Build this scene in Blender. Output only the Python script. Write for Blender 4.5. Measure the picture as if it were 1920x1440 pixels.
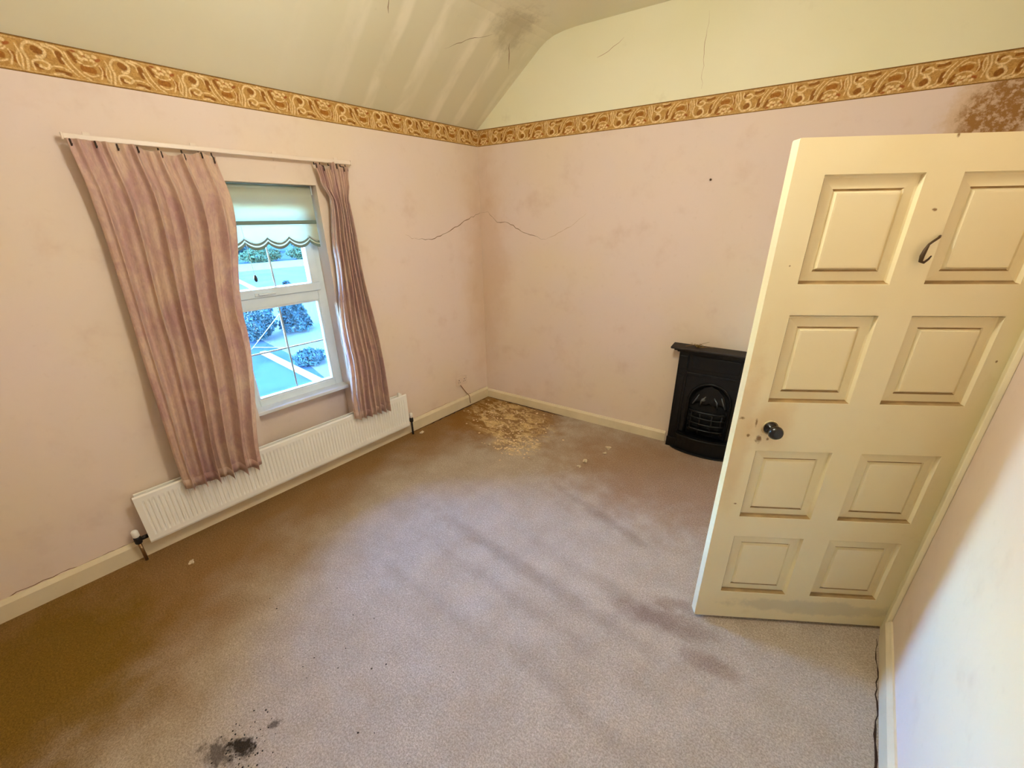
import bpy, bmesh, math, random
import numpy as np
from mathutils import Vector, Matrix
random.seed(7); rng = np.random.default_rng(7)
SC = bpy.context.scene; COL = SC.collection
for o in list(bpy.data.objects): bpy.data.objects.remove(o)
R = math.radians

# ------------------------------------------------------------------ camera
cam_d = bpy.data.cameras.new('camera'); cam = bpy.data.objects.new('camera', cam_d); COL.objects.link(cam)
SC.camera = cam
cam_d.sensor_fit = 'HORIZONTAL'; cam_d.sensor_width = 36.0; cam_d.lens = 755.42/1920*36.0
cam_d.clip_start = 0.02; cam_d.clip_end = 400
_y, _p, _r = R(-40.3451), R(-22.3079), R(-0.8353)
_f = Vector((math.sin(_y)*math.cos(_p), math.cos(_y)*math.cos(_p), math.sin(_p)))
_rt = Vector((math.cos(_y), -math.sin(_y), 0)); _u = _rt.cross(_f)
_r2 = _rt*math.cos(_r)+_u*math.sin(_r); _u2 = -_rt*math.sin(_r)+_u*math.cos(_r)
cam.matrix_world = Matrix(((_r2.x,_u2.x,-_f.x,2.8273),(_r2.y,_u2.y,-_f.y,-2.9127),(_r2.z,_u2.z,-_f.z,1.7937),(0,0,0,1)))

# ------------------------------------------------------------------ world, sun, exposure
SC.view_settings.view_transform = 'Standard'; SC.view_settings.look = 'None'
SC.view_settings.gamma = 1.0; SC.view_settings.use_curve_mapping = False
SC.view_settings.exposure = 0.50
world = bpy.data.worlds.new('sky'); SC.world = world; world.use_nodes = True
wn = world.node_tree; bg = wn.nodes['Background']
sky = wn.nodes.new('ShaderNodeTexSky'); sky.sky_type = 'NISHITA'; sky.sun_disc = False
sky.sun_elevation = R(38); sky.sun_rotation = R(165); sky.air_density = 1.4; sky.dust_density = 0.6; sky.ozone_density = 2.0
wb = wn.nodes.new('ShaderNodeMix'); wb.data_type = 'RGBA'; wb.blend_type = 'MULTIPLY'; wb.inputs[0].default_value = 1.0
wb.inputs[7].default_value = (0.58, 0.92, 1.5, 1.0)      # camera white balance set for the warm lamps: daylight reads blue
wn.links.new(sky.outputs[0], wb.inputs[6]); wn.links.new(wb.outputs[2], bg.inputs[0]); bg.inputs[1].default_value = 12.5
sun_d = bpy.data.lights.new('sun', 'SUN'); sun = bpy.data.objects.new('sun', sun_d); COL.objects.link(sun)
sun_d.energy = 1.6; sun_d.angle = R(0.6); sun_d.color = (0.72, 0.96, 1.0)
sun.rotation_euler = Vector((-0.18, 0.80, -0.58)).to_track_quat('-Z', 'Y').to_euler()
SC.cycles.adaptive_threshold = 0.03; SC.cycles.max_bounces = 8; SC.cycles.caustics_reflective = False; SC.cycles.caustics_refractive = False
FILL_STRENGTH = 98.0; LAMP_COLOR = (1.0, 0.985, 0.88)  # room pendant: unseen lamp added to brighten the room
HALL_STRENGTH = 35.0

# ------------------------------------------------------------------ helpers
def lin(c): return c/12.92 if c <= 0.04045 else ((c+0.055)/1.055)**2.4
def rgb(r, g, b): return (lin(r/255), lin(g/255), lin(b/255), 1.0)

class MB:
    def __init__(s): s.v = []; s.f = []; s.mi = []; s.m = 0
    def add(s, vs, fs):
        b = len(s.v); s.v += [tuple(p) for p in vs]; s.f += [tuple(i+b for i in q) for q in fs]; s.mi += [s.m]*len(fs); return s
    def box(s, x0, x1, y0, y1, z0, z1):
        vs = [(x0,y0,z0),(x1,y0,z0),(x1,y1,z0),(x0,y1,z0),(x0,y0,z1),(x1,y0,z1),(x1,y1,z1),(x0,y1,z1)]
        return s.add(vs, [(0,3,2,1),(4,5,6,7),(0,1,5,4),(1,2,6,5),(2,3,7,6),(3,0,4,7)])
    def tube(s, pts, r, n=10, caps=True):
        pts = [Vector(p) for p in pts]; rs = r if isinstance(r, (list, tuple)) else [r]*len(pts)
        vs = []; up = None
        for i, p in enumerate(pts):
            t = (pts[min(i+1, len(pts)-1)]-pts[max(i-1, 0)]).normalized()
            if up is None: up = Vector((0,0,1)) if abs(t.z) < 0.9 else Vector((1,0,0))
            a = t.cross(up).normalized(); b = t.cross(a).normalized(); up = -b if (-b).length else up
            for k in range(n):
                w = 2*math.pi*k/n; vs.append(p+(a*math.cos(w)+b*math.sin(w))*rs[i])
        fs = [(i*n+k, i*n+(k+1) % n, (i+1)*n+(k+1) % n, (i+1)*n+k) for i in range(len(pts)-1) for k in range(n)]
        if caps: fs += [tuple(reversed(range(n))), tuple((len(pts)-1)*n+k for k in range(n))]
        return s.add(vs, fs)
    def lathe(s, prof, c=(0,0,0), axis='Z', n=24):
        vs = []
        for (r, h) in prof:
            for k in range(n):
                w = 2*math.pi*k/n; a, b = r*math.cos(w), r*math.sin(w)
                p = {'Z': (a,b,h), 'X': (h,a,b), 'Y': (b,h,a)}[axis]
                vs.append((p[0]+c[0], p[1]+c[1], p[2]+c[2]))
        m = len(prof)
        fs = [(i*n+k, i*n+(k+1) % n, (i+1)*n+(k+1) % n, (i+1)*n+k) for i in range(m-1) for k in range(n)]
        fs += [tuple(reversed(range(n))), tuple((m-1)*n+k for k in range(n))]
        return s.add(vs, fs)
    def prism(s, poly, a0, a1, axis='Y'):
        # poly: list of 2D points, extruded along axis
        def P(p, a): return {'Y': (p[0], a, p[1]), 'X': (a, p[0], p[1]), 'Z': (p[0], p[1], a)}[axis]
        n = len(poly); vs = [P(p, a0) for p in poly]+[P(p, a1) for p in poly]
        fs = [tuple(range(n)), tuple(reversed(range(n, 2*n)))]+[(i, n+i, n+(i+1) % n, (i+1) % n) for i in range(n)]
        return s.add(vs, fs)
    def build(s, name, mat, parent=None, smooth=False, bevel=0, seg=2):
        me = bpy.data.meshes.new(name); me.from_pydata(s.v, [], s.f)
        bm = bmesh.new(); bm.from_mesh(me); bmesh.ops.recalc_face_normals(bm, faces=bm.faces); bm.to_mesh(me); bm.free()
        mats = mat if isinstance(mat, (list, tuple)) else [mat]
        for m in mats: me.materials.append(m)
        if len(mats) > 1: me.polygons.foreach_set('material_index', s.mi)
        if smooth: me.polygons.foreach_set('use_smooth', [True]*len(me.polygons))
        o = bpy.data.objects.new(name, me); COL.objects.link(o)
        if parent: o.parent = parent
        if bevel:
            b = o.modifiers.new('bevel', 'BEVEL'); b.width = bevel; b.segments = seg; b.limit_method = 'ANGLE'; b.angle_limit = R(40)
        if smooth == 'auto' or (smooth and bevel):
            pass
        return o
def tag(o, label=None, cat=None, group=None, kind=None):
    if label: o['label'] = label
    if cat: o['category'] = cat
    if group: o['group'] = group
    if kind: o['kind'] = kind
    return o
def empty(name, loc=(0,0,0), rz=0, **k):
    o = bpy.data.objects.new(name, None); COL.objects.link(o); o.location = loc; o.rotation_euler = (0,0,rz)
    o.empty_display_size = 0.1
    return tag(o, **k)

# ------------------------------------------------------------------ material helpers
class MT:
    def __init__(s, name, base=(0.8,0.8,0.8,1), rough=0.6, metal=0.0, spec=0.5):
        s.m = bpy.data.materials.new(name); s.m.use_nodes = True; s.nt = s.m.node_tree
        s.b = s.nt.nodes['Principled BSDF']; s.out = s.nt.nodes['Material Output']
        s.b.inputs['Base Color'].default_value = base; s.b.inputs['Roughness'].default_value = rough
        s.b.inputs['Metallic'].default_value = metal; s.b.inputs['Specular IOR Level'].default_value = spec
        s._co = None
    def n(s, t, **k):
        nd = s.nt.nodes.new(t)
        for a, v in k.items(): setattr(nd, a, v)
        return nd
    def l(s, a, b): s.nt.links.new(a, b)
    @property
    def co(s):
        if s._co is None: s._co = s.n('ShaderNodeTexCoord').outputs['Object']
        return s._co
    def val(s, sock, v):
        if isinstance(v, (int, float, tuple)): sock.default_value = v
        else: s.l(v, sock)
    def noise(s, scale, detail=3, rough=0.5, dist=0.0, vec=None, stretch=None):
        v = vec or s.co
        if stretch:
            mp = s.n('ShaderNodeMapping'); mp.inputs['Scale'].default_value = stretch; s.l(v, mp.inputs[0]); v = mp.outputs[0]
        nd = s.n('ShaderNodeTexNoise'); s.l(v, nd.inputs['Vector'])
        nd.inputs['Scale'].default_value = scale; nd.inputs['Detail'].default_value = detail
        nd.inputs['Roughness'].default_value = rough; nd.inputs['Distortion'].default_value = dist
        return nd.outputs['Fac']
    def ramp(s, x, a, b, lo=0.0, hi=1.0):
        nd = s.n('ShaderNodeMapRange'); nd.interpolation_type = 'SMOOTHSTEP'
        s.l(x, nd.inputs[0]); nd.inputs[1].default_value = a; nd.inputs[2].default_value = b
        nd.inputs[3].default_value = lo; nd.inputs[4].default_value = hi
        return nd.outputs[0]
    def math(s, op, a, b=0.0, c=None):
        nd = s.n('ShaderNodeMath', operation=op); s.val(nd.inputs[0], a); s.val(nd.inputs[1], b)
        if c is not None: s.val(nd.inputs[2], c)
        return nd.outputs[0]
    def mix(s, fac, a, b, mode='MIX'):
        nd = s.n('ShaderNodeMix', data_type='RGBA', blend_type=mode)
        s.val(nd.inputs[0], fac); s.val(nd.inputs[6], a); s.val(nd.inputs[7], b)
        return nd.outputs[2]
    def blob(s, c, rad, rot=(0,0,0), noise=None, amt=0.5, a=1.0, b=0.5):
        mp = s.n('ShaderNodeMapping', vector_type='TEXTURE'); s.l(s.co, mp.inputs[0])
        mp.inputs[1].default_value = c; mp.inputs[2].default_value = rot; mp.inputs[3].default_value = rad
        ln = s.n('ShaderNodeVectorMath', operation='LENGTH'); s.l(mp.outputs[0], ln.inputs[0])
        d = ln.outputs['Value']
        if noise is not None: d = s.math('MULTIPLY_ADD', s.math('SUBTRACT', noise, 0.5), amt, d)
        return s.ramp(d, a, b)
    def bump(s, h, strength=0.3, dist=0.01):
        nd = s.n('ShaderNodeBump'); nd.inputs['Strength'].default_value = strength; nd.inputs['Distance'].default_value = dist
        s.l(h, nd.inputs['Height']); s.l(nd.outputs[0], s.b.inputs['Normal'])
    def col(s, c): s.l(c, s.b.inputs['Base Color'])

def simple(name, c, rough=0.5, metal=0.0, spec=0.5, var=0.0, vscale=8, bump=0.0, bscale=40):
    t = MT(name, c, rough, metal, spec)
    if var:
        d = tuple(x*(1-var) for x in c[:3])+(1,); t.col(t.mix(t.ramp(t.noise(vscale, 4), 0.3, 0.7), d, c))
    if bump: t.bump(t.noise(bscale, 3), bump, 0.004)
    return t.m

# wall paint, pink emulsion over old plaster
def wall_paint(name, mould=False):
    t = MT(name, rough=0.72, spec=0.25)
    n1 = t.noise(0.9, 3, 0.5); n2 = t.noise(4.5, 4, 0.6); n3 = t.noise(26, 3)
    c = t.mix(t.ramp(n1, 0.35, 0.68), rgb(233,213,202), rgb(233,213,189))
    c = t.mix(t.math('MULTIPLY', t.ramp(n2, 0.52, 0.8), 0.35), c, rgb(205,172,148))
    c = t.mix(t.math('MULTIPLY', t.ramp(n3, 0.6, 0.8), 0.10), c, rgb(190,160,130))
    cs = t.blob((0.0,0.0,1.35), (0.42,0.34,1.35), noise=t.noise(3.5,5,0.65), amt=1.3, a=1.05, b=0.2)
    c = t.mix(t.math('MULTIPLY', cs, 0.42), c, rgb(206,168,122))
    if mould:
        nz = t.noise(9, 5, 0.75); nz2 = t.noise(40, 4, 0.7)
        m = t.blob((3.17, 0.42, 2.25), (0.16, 0.3, 0.19), noise=nz, amt=1.3, a=1.05, b=0.55)
        m2 = t.blob((3.15, 0.42, 2.24), (0.23, 0.3, 0.24), noise=nz, amt=1.0, a=1.0, b=0.6)
        c = t.mix(t.math('MULTIPLY', m2, 0.45), c, rgb(206,166,92))
        c = t.mix(t.math('MULTIPLY', m, t.ramp(nz2, 0.36, 0.55, 0.2, 0.9)), c, rgb(150,100,26))
    t.col(c); t.bump(t.noise(14, 5, 0.6), 0.10, 0.006)
    return t.m
M = {}
M['wall'] = wall_paint('pink_wall_paint'); M['wall_b'] = wall_paint('pink_wall_paint_mouldy', True)

t = MT('cream_ceiling_paint', rough=0.8, spec=0.2)
sep = t.n('ShaderNodeSeparateXYZ'); t.l(t.co, sep.inputs[0])
# ghost stripes of the rafters on the sloping part (old discolouring of the paint)
def stripes():
    yy = t.math('MULTIPLY_ADD', t.noise(1.3, 2), 0.10, sep.outputs[1])
    s1 = t.math('SINE', t.math('MULTIPLY', yy, 2*math.pi/0.27))
    s2 = t.math('SINE', t.math('MULTIPLY_ADD', yy, 2*math.pi/0.113, 1.0))
    s = t.math('ADD', s1, t.math('MULTIPLY', s2, 0.35))
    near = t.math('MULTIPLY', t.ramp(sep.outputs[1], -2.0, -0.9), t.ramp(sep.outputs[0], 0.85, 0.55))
    brk = t.ramp(t.noise(3.2, 4, 0.65, 0.4, stretch=(1,2.2,1)), 0.34, 0.62, 0.15, 1.0)
    return t.math('MULTIPLY', t.math('MULTIPLY', t.ramp(s, 0.0, 1.1), brk), near), near
st, near = stripes()
base = t.mix(t.ramp(t.noise(0.8, 3), 0.3, 0.7), rgb(232,224,190), rgb(238,231,202))
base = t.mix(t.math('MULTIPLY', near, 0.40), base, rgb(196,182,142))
base = t.mix(t.math('MULTIPLY', st, 0.7), base, rgb(244,234,206))
damp = t.blob((0.66, -0.28, 2.98), (0.26, 0.22, 0.14), noise=t.noise(7, 5, 0.75), amt=1.9, a=1.05, b=0.2)
base = t.mix(t.math('MULTIPLY', damp, 0.42), base, rgb(140,122,80))
base = t.mix(t.math('MULTIPLY', t.ramp(t.noise(11, 4, 0.7), 0.66, 0.85), 0.35), base, rgb(150,130,90))
t.col(base); t.bump(t.noise(10, 4), 0.12, 0.006); M['ceil'] = t.m

t = MT('cream_gable_paint', rough=0.8, spec=0.2)
base = t.mix(t.ramp(t.noise(1.0, 3), 0.3, 0.7), rgb(236,230,190), rgb(242,236,204))
base = t.mix(t.math('MULTIPLY', t.ramp(t.noise(5, 4, 0.7), 0.62, 0.85), 0.3), base, rgb(180,160,110))
t.col(base); t.bump(t.noise(10, 4), 0.10, 0.006); M['gable'] = t.m

def painted_wood(name, c, dirt, amt=0.4):
    t = MT(name, rough=0.42, spec=0.4)
    k = t.mix(t.ramp(t.noise(3.5, 4, 0.6), 0.35, 0.75), c, tuple(x*0.88 for x in c[:3])+(1,))
    k = t.mix(t.math('MULTIPLY', t.ramp(t.noise(22, 5, 0.75), 0.60, 0.82), amt), k, dirt)
    t.col(k); t.bump(t.noise(30, 3), 0.05, 0.004); return t.m
M['skirt'] = painted_wood('cream_gloss_skirting', rgb(232,216,182), rgb(140,104,58))
M['trim'] = painted_wood('cream_gloss_architrave', rgb(236,224,186), rgb(150,120,70), 0.25)

# ------------------------------------------------------------------ carpet
t = MT('worn_carpet', rough=0.95, spec=0.1)
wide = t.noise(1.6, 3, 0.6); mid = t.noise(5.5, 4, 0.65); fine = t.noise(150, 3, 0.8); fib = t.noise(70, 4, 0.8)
c = t.mix(t.ramp(mid, 0.3, 0.72), rgb(186,169,150), rgb(197,181,163))
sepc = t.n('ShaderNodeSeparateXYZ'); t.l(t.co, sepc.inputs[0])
# brown shade painted along the outside wall, out of window light, ragged edge
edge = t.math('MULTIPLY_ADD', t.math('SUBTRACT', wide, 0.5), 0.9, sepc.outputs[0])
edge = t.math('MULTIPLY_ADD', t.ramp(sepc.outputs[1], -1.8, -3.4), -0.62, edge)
shadem = t.ramp(edge, 0.72, 0.12)
c = t.mix(t.math('MULTIPLY', shadem, 0.85), c, rgb(146,104,44))
oliv = t.blob((0.55, -3.35, 0), (0.75, 0.5, 1), noise=mid, amt=1.0, a=1.1, b=0.3)
c = t.mix(t.math('MULTIPLY', oliv, 0.8), c, rgb(132,100,22))  # darker olive end of the same painted shade
cor = t.blob((0.45, -0.25, 0), (0.75, 0.7, 1), noise=mid, amt=0.7, a=1.0, b=0.5)
c = t.mix(t.math('MULTIPLY', cor, 0.8), c, rgb(150,106,48))
hearth = t.blob((2.05, -0.25, 0), (1.1, 0.75, 1), (0,0,R(8)), noise=mid, amt=0.8, a=1.1, b=0.3)
c = t.mix(t.math('MULTIPLY', hearth, 0.68), c, rgb(160,120,84))
smear = t.noise(12, 4, 0.7)
# faint dark streaks, mostly along x
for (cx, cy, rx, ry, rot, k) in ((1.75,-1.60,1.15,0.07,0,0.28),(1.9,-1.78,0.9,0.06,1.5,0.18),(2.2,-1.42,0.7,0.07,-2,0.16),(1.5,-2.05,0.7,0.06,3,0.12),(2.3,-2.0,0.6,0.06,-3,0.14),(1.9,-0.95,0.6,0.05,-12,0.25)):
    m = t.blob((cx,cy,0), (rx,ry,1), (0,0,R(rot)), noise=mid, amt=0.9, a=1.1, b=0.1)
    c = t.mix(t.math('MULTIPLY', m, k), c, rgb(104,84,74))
for (cx, cy, rx, ry, rot, k) in ((2.48,-1.42,0.30,0.09,18,0.42),(2.50,-1.30,0.16,0.05,30,0.35),(2.72,-1.5,0.16,0.07,10,0.4)):
    m = t.blob((cx,cy,0), (rx,ry,1), (0,0,R(rot)), noise=smear, amt=1.3, a=1.1, b=0.2)
    c = t.mix(t.math('MULTIPLY', m, k), c, rgb(104,62,46))
# soot smear and specks near the camera
soot_n = t.noise(26, 3, 0.75)
for (cx, cy, rx, ry, rot, k) in ((1.485,-2.905,0.085,0.045,40,0.95),(1.44,-2.97,0.10,0.05,20,0.7),(1.50,-2.80,0.04,0.02,60,0.7)):
    m = t.blob((cx,cy,0), (rx,ry,1), (0,0,R(rot)), noise=soot_n, amt=1.9, a=0.9, b=0.3)
    c = t.mix(t.math('MULTIPLY', m, k), c, rgb(36,26,14))
spk = t.math('MULTIPLY', t.ramp(t.noise(34, 3, 0.6), 0.71, 0.76), t.ramp(mid, 0.45, 0.6))
c = t.mix(t.math('MULTIPLY', spk, 0.55), c, rgb(50,34,20))
# pale exposed backing and crusted plaster dust in the far corner
cn = t.noise(9, 5, 0.8, 0.6, stretch=(0.8,1.6,1))
pale = t.blob((0.55, -0.30, 0), (0.58, 0.36, 1), (0,0,R(-18)), a=1.15, b=0.55)
pale2 = t.blob((0.88, -0.60, 0), (0.26, 0.2, 1), (0,0,R(15)), a=1.1, b=0.4)
pm = t.math('MULTIPLY', t.math('MAXIMUM', pale, pale2), t.ramp(cn, 0.44, 0.60))
c = t.mix(t.math('MULTIPLY', pm, 0.9), c, rgb(236,204,146))
c = t.mix(t.math('MULTIPLY', t.math('MULTIPLY', pale2, t.ramp(cn, 0.54, 0.62)), 0.9), c, rgb(246,226,186))
# pile
c = t.mix(t.ramp(fine, 0.38, 0.64, 0.0, 0.75), c, t.mix(1.0, c, (0.52,0.49,0.46,1), 'MULTIPLY'))
c = t.mix(t.ramp(fib, 0.50, 0.68, 0.0, 0.8), c, t.mix(1.0, c, (1.28,1.28,1.3,1), 'MULTIPLY'))
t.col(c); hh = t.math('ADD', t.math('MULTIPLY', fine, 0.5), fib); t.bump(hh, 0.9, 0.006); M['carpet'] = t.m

# ------------------------------------------------------------------ setting: shell
A = R(7.6395); FD = Vector((math.cos(A), math.sin(A), 0)); FN = Vector((math.sin(A), -math.cos(A), 0))
def fp(s, z, o=0.0):   # point on the chimney wall: s along it, o out of it
    p = FD*s+FN*o; return (p.x, p.y, z)
XW = 3.30; YB = -4.30; ZC = 3.037; ZB = 2.503; BH = 0.125
S1 = XW/FD.x; YR = S1*FD.y
prof = [(0.0,2.503),(0.60,2.962),(0.66,2.998),(0.72,3.018),(0.80,3.031),(0.90,3.037)]
WY0, WY1, WZ1, RD = -2.172, -1.511, 2.010, 0.125    # window recess

mb = MB(); mb.add([(-0.4,YB-0.2,0),(XW+1.6,YB-0.2,0),(XW+1.6,0.9,0),(-0.4,0.9,0),(-0.4,YB-0.2,-0.2),(XW+1.6,YB-0.2,-0.2),(XW+1.6,0.9,-0.2),(-0.4,0.9,-0.2)],
    [(0,1,2,3),(4,7,6,5),(0,4,5,1),(1,5,6,2),(2,6,7,3),(3,7,4,0)])
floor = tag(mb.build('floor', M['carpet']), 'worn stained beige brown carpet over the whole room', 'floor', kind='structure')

mb = MB()   # ceiling: slope over the window wall, rounded into a flat ceiling; 8 cm thick
pr = [(-0.30,2.503-0.23)]+prof+[(XW+0.12,ZC)]
pr = [(-0.3,2.30)]+prof[0:0]+[(0.0,2.503)]+prof[1:]+[(XW+0.05,ZC)]
top = [(XW+0.05,ZC+0.1),(0.86,ZC+0.1),(0.5,3.02),(-0.3,2.42)]
mb.prism(pr+top, YB-0.2, 0.85, 'Y')
ceiling = tag(mb.build('ceiling', M['ceil']), 'cream painted ceiling sloping down to the window wall', 'ceiling', kind='structure')

mb = MB()   # window wall with its recess running to the floor below the sill
T = 0.32
mb.box(-T,0,YB-0.2,WY0,0,2.503); mb.box(-T,0,WY1,0.10,0,2.503); mb.box(-T,0,WY0,WY1,WZ1,2.503)
mb.box(-T,-RD,WY0,WY1,0,0.585); mb.box(-RD,0,WY0,WY1,0,0.116)
wall_left = tag(mb.build('wall_left', M['wall']), 'pink painted outside wall holding the window recess', 'wall', kind='structure')

mb = MB()   # chimney wall: pink up to the border, cream gable above
zs = 2.44
mb.m = 0; mb.add([fp(-0.05,0),fp(S1+0.3,0),fp(S1+0.3,zs),fp(-0.05,zs)], [(0,1,2,3)])
gp = [fp(-0.05,zs),fp(S1+0.3,zs),fp(S1+0.3,ZC+0.08)]+[fp(x/FD.x if x else -0.05, z) for x, z in [(0.9,ZC+0.08),(0.55,3.0),(0.0,2.56)]]
mb.m = 1; mb.add(gp, [tuple(range(len(gp)))])
mb.m = 0; mb.add([fp(-0.05,0,-0.2),fp(S1+0.3,0,-0.2),fp(S1+0.3,ZC+0.08,-0.2),fp(-0.05,ZC+0.08,-0.2)], [(3,2,1,0)])
wall_back = tag(mb.build('wall_back', [M['wall_b'], M['gable']]), 'pink end wall with the fireplace and a cream gable top', 'wall', kind='structure')

DY0, DY1, DZ = -0.80, 0.05, 2.045      # doorway in the right wall
mb = MB()
mb.box(XW,XW+0.14,YB-0.2,DY0,0,ZC+0.05); mb.box(XW,XW+0.14,DY1,YR+0.15,0,ZC+0.05); mb.box(XW,XW+0.14,DY0,DY1,DZ,ZC+0.05)
wall_right = tag(mb.build('wall_right', M['wall']), 'pink wall on the right that carries the open door', 'wall', kind='structure')
mb = MB(); mb.box(-0.3,XW+0.14,YB-0.2,YB,0,ZC+0.05)
wall_front = tag(mb.build('wall_front', M['wall']), 'pink wall opposite the fireplace wall', 'wall', kind='structure')
# landing outside the door
mb = MB(); mb.box(4.5,4.6,YB,0.85,0,2.6); mb.box(XW+0.14,4.6,0.75,0.85,0,2.6); mb.box(XW+0.14,4.6,-2.2,-2.1,0,2.6)
tag(mb.build('wall_landing', M['wall']), 'cream walls of the landing outside the door', 'wall', kind='structure')
mb = MB(); mb.box(XW+0.14,4.6,-2.2,0.85,2.6,2.7)
tag(mb.build('ceiling_landing', M['gable']), 'low ceiling of the landing outside the door', 'ceiling', kind='structure')

# skirting boards (profiled)
def skirting(name, p0, p1, n, h, th, label, ends=None):
    p0, p1, n = Vector(p0), Vector(p1), Vector(n)
    pr = [(0,0),(th,0),(th,h*0.80),(th*0.75,h*0.88),(th*0.55,h*0.93),(th*0.35,h),(0,h)]
    mb = MB(); vs = [p0+n*a+Vector((0,0,b)) for a, b in pr]+[p1+n*a+Vector((0,0,b)) for a, b in pr]; k = len(pr)
    mb.add(vs, [tuple(range(k)), tuple(reversed(range(k,2*k)))]+[(i,k+i,k+(i+1)%k,(i+1)%k) for i in range(k)])
    return tag(mb.build(name, M['skirt']), label, 'skirting', kind='structure')
skirting('baseboard_left', (0,YB,0), (0,-0.005,0), (1,0,0), 0.112, 0.02, 'cream skirting board along the window wall under the radiator')
skirting('baseboard_back', fp(0.02,0), fp(1.88,0), FN, 0.092, 0.018, 'thin cream skirting board left of the fireplace')
skirting('baseboard_back_far', fp(2.46,0), fp(S1,0), FN, 0.092, 0.018, 'thin cream skirting board behind the open door')
skirting('baseboard_right', (XW,YB,0), (XW,-0.875,0), (-1,0,0), 0.11, 0.02, 'cream skirting board along the right wall')

# ------------------------------------------------------------------ wallpaper border (printed scroll pattern)
PER = 0.268; NU, NV = 104, 48
def border_tile():
    u = (np.arange(NU)+0.5)/NU; v = (np.arange(NV)+0.5)/NV
    U, V = np.meshgrid(u*PER, v*BH, indexing='ij')
    base = np.array(rgb(196,150,80)[:3]); light = np.array(rgb(240,210,156)[:3]); dark = np.array(rgb(150,96,26)[:3]); edge = np.array(rgb(128,88,30)[:3]); red = np.array(rgb(168,96,36)[:3])
    C = np.tile(base, (NU, NV, 1))
    C = C*(1+0.06*np.sin(U*90)*np.sin(V*110))[..., None]
    def cr(pts, n=10):
        P = [pts[0]]+list(pts)+[pts[-1]]; out = []
        for i in range(1, len(P)-2):
            p0, p1, p2, p3 = map(np.array, P[i-1:i+3])
            for k in range(n):
                s = k/n; out.append(0.5*((2*p1)+(-p0+p2)*s+(2*p0-5*p1+4*p2-p3)*s*s+(-p0+3*p1-3*p2+p3)*s**3))
        out.append(np.array(P[-2])); return out
    def stroke(pts, w, col, w2=None, soft=0.0012):
        nonlocal C
        L = cr(pts); w2 = w if w2 is None else w2
        best = np.full(U.shape, 9.0)
        for off in (-1, 0, 1):
            for i in range(len(L)-1):
                a = np.array([(L[i][0]+off)*PER, L[i][1]*BH]); b = np.array([(L[i+1][0]+off)*PER, L[i+1][1]*BH]); d = b-a
                tt = np.clip(((U-a[0])*d[0]+(V-a[1])*d[1])/(d@d+1e-12), 0, 1)
                r = (w+(w2-w)*(i+tt)/(len(L)-1))
                best = np.minimum(best, np.hypot(U-a[0]-tt*d[0], V-a[1]-tt*d[1])-r)
        m = np.clip(0.5-best/(2*soft), 0, 1)[..., None]
        C = C*(1-m)+col*m
    # deep grounds
    stroke([(0.17,0.72),(0.24,0.62)], 0.013, dark); stroke([(0.42,0.72),(0.44,0.5)], 0.010, dark)
    stroke([(0.68,0.42),(0.78,0.40)], 0.013, dark*1.25); stroke([(0.34,0.20),(0.48,0.16)], 0.007, dark)
    stroke([(0.55,0.82),(0.60,0.60)], 0.007, dark); stroke([(0.90,0.5),(0.92,0.30)], 0.008, dark*1.2)
    stroke([(0.12,0.28),(0.18,0.2)], 0.007, dark)
    # scrolls
    stroke([(0.02,0.10),(0.05,0.40),(0.03,0.66),(0.09,0.86),(0.20,0.86),(0.27,0.72),(0.24,0.55),(0.17,0.52)], 0.0035, light, 0.0055)
    stroke([(-0.03,0.12),(0.0,0.45),(-0.03,0.78)], 0.0030, light, 0.002)
    stroke([(0.10,0.14),(0.10,0.36),(0.20,0.44),(0.28,0.34),(0.24,0.22),(0.17,0.26)], 0.003, light, 0.0045)
    stroke([(0.28,0.30),(0.40,0.34),(0.50,0.24)], 0.003, light, 0.002)
    stroke([(0.27,0.88),(0.36,0.80),(0.38,0.62)], 0.005, light, 0.0015); stroke([(0.33,0.92),(0.45,0.84),(0.48,0.68)], 0.0045, light, 0.0015)
    stroke([(0.50,0.80),(0.54,0.50),(0.64,0.20),(0.72,0.10)], 0.003, light, 0.002); stroke([(0.45,0.60),(0.50,0.36),(0.58,0.14)], 0.0035, light, 0.002)
    stroke([(0.30,0.10),(0.40,0.12),(0.46,0.08)], 0.003, light, 0.002)
    for (x, y) in ((0.62,0.80),(0.69,0.88),(0.76,0.82),(0.72,0.72),(0.66,0.70),(0.80,0.70),(0.84,0.84)):
        stroke([(x,y),(x+0.02,y-0.02)], 0.006, light)
    stroke([(0.71,0.79),(0.73,0.78)], 0.0028, red); stroke([(0.86,0.72),(0.90,0.76)], 0.005, red); stroke([(0.58,0.90),(0.62,0.88)], 0.004, red)
    stroke([(0.62,0.60),(0.70,0.52),(0.80,0.54),(0.86,0.62)], 0.0025, light)
    stroke([(0.66,0.30),(0.74,0.22),(0.84,0.28)], 0.003, light, 0.002); stroke([(0.86,0.18),(0.90,0.42),(0.88,0.58)], 0.003, light, 0.0018)
    stroke([(0.95,0.16),(0.94,0.36),(0.97,0.56)], 0.0028, light, 0.0018)
    k = np.clip((np.abs(V/BH-0.5)-0.455)/0.02, 0, 1)[..., None]; C = C*(1-k)+edge*k
    k = np.clip(1-np.abs(np.abs(V/BH-0.5)-0.43)/0.014, 0, 1)[..., None]; C = C*(1-k*0.8)+light*0.9*k*0.8
    return C
TILE = border_tile()
t = MT('printed_border_paper', rough=0.65, spec=0.25)
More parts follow.
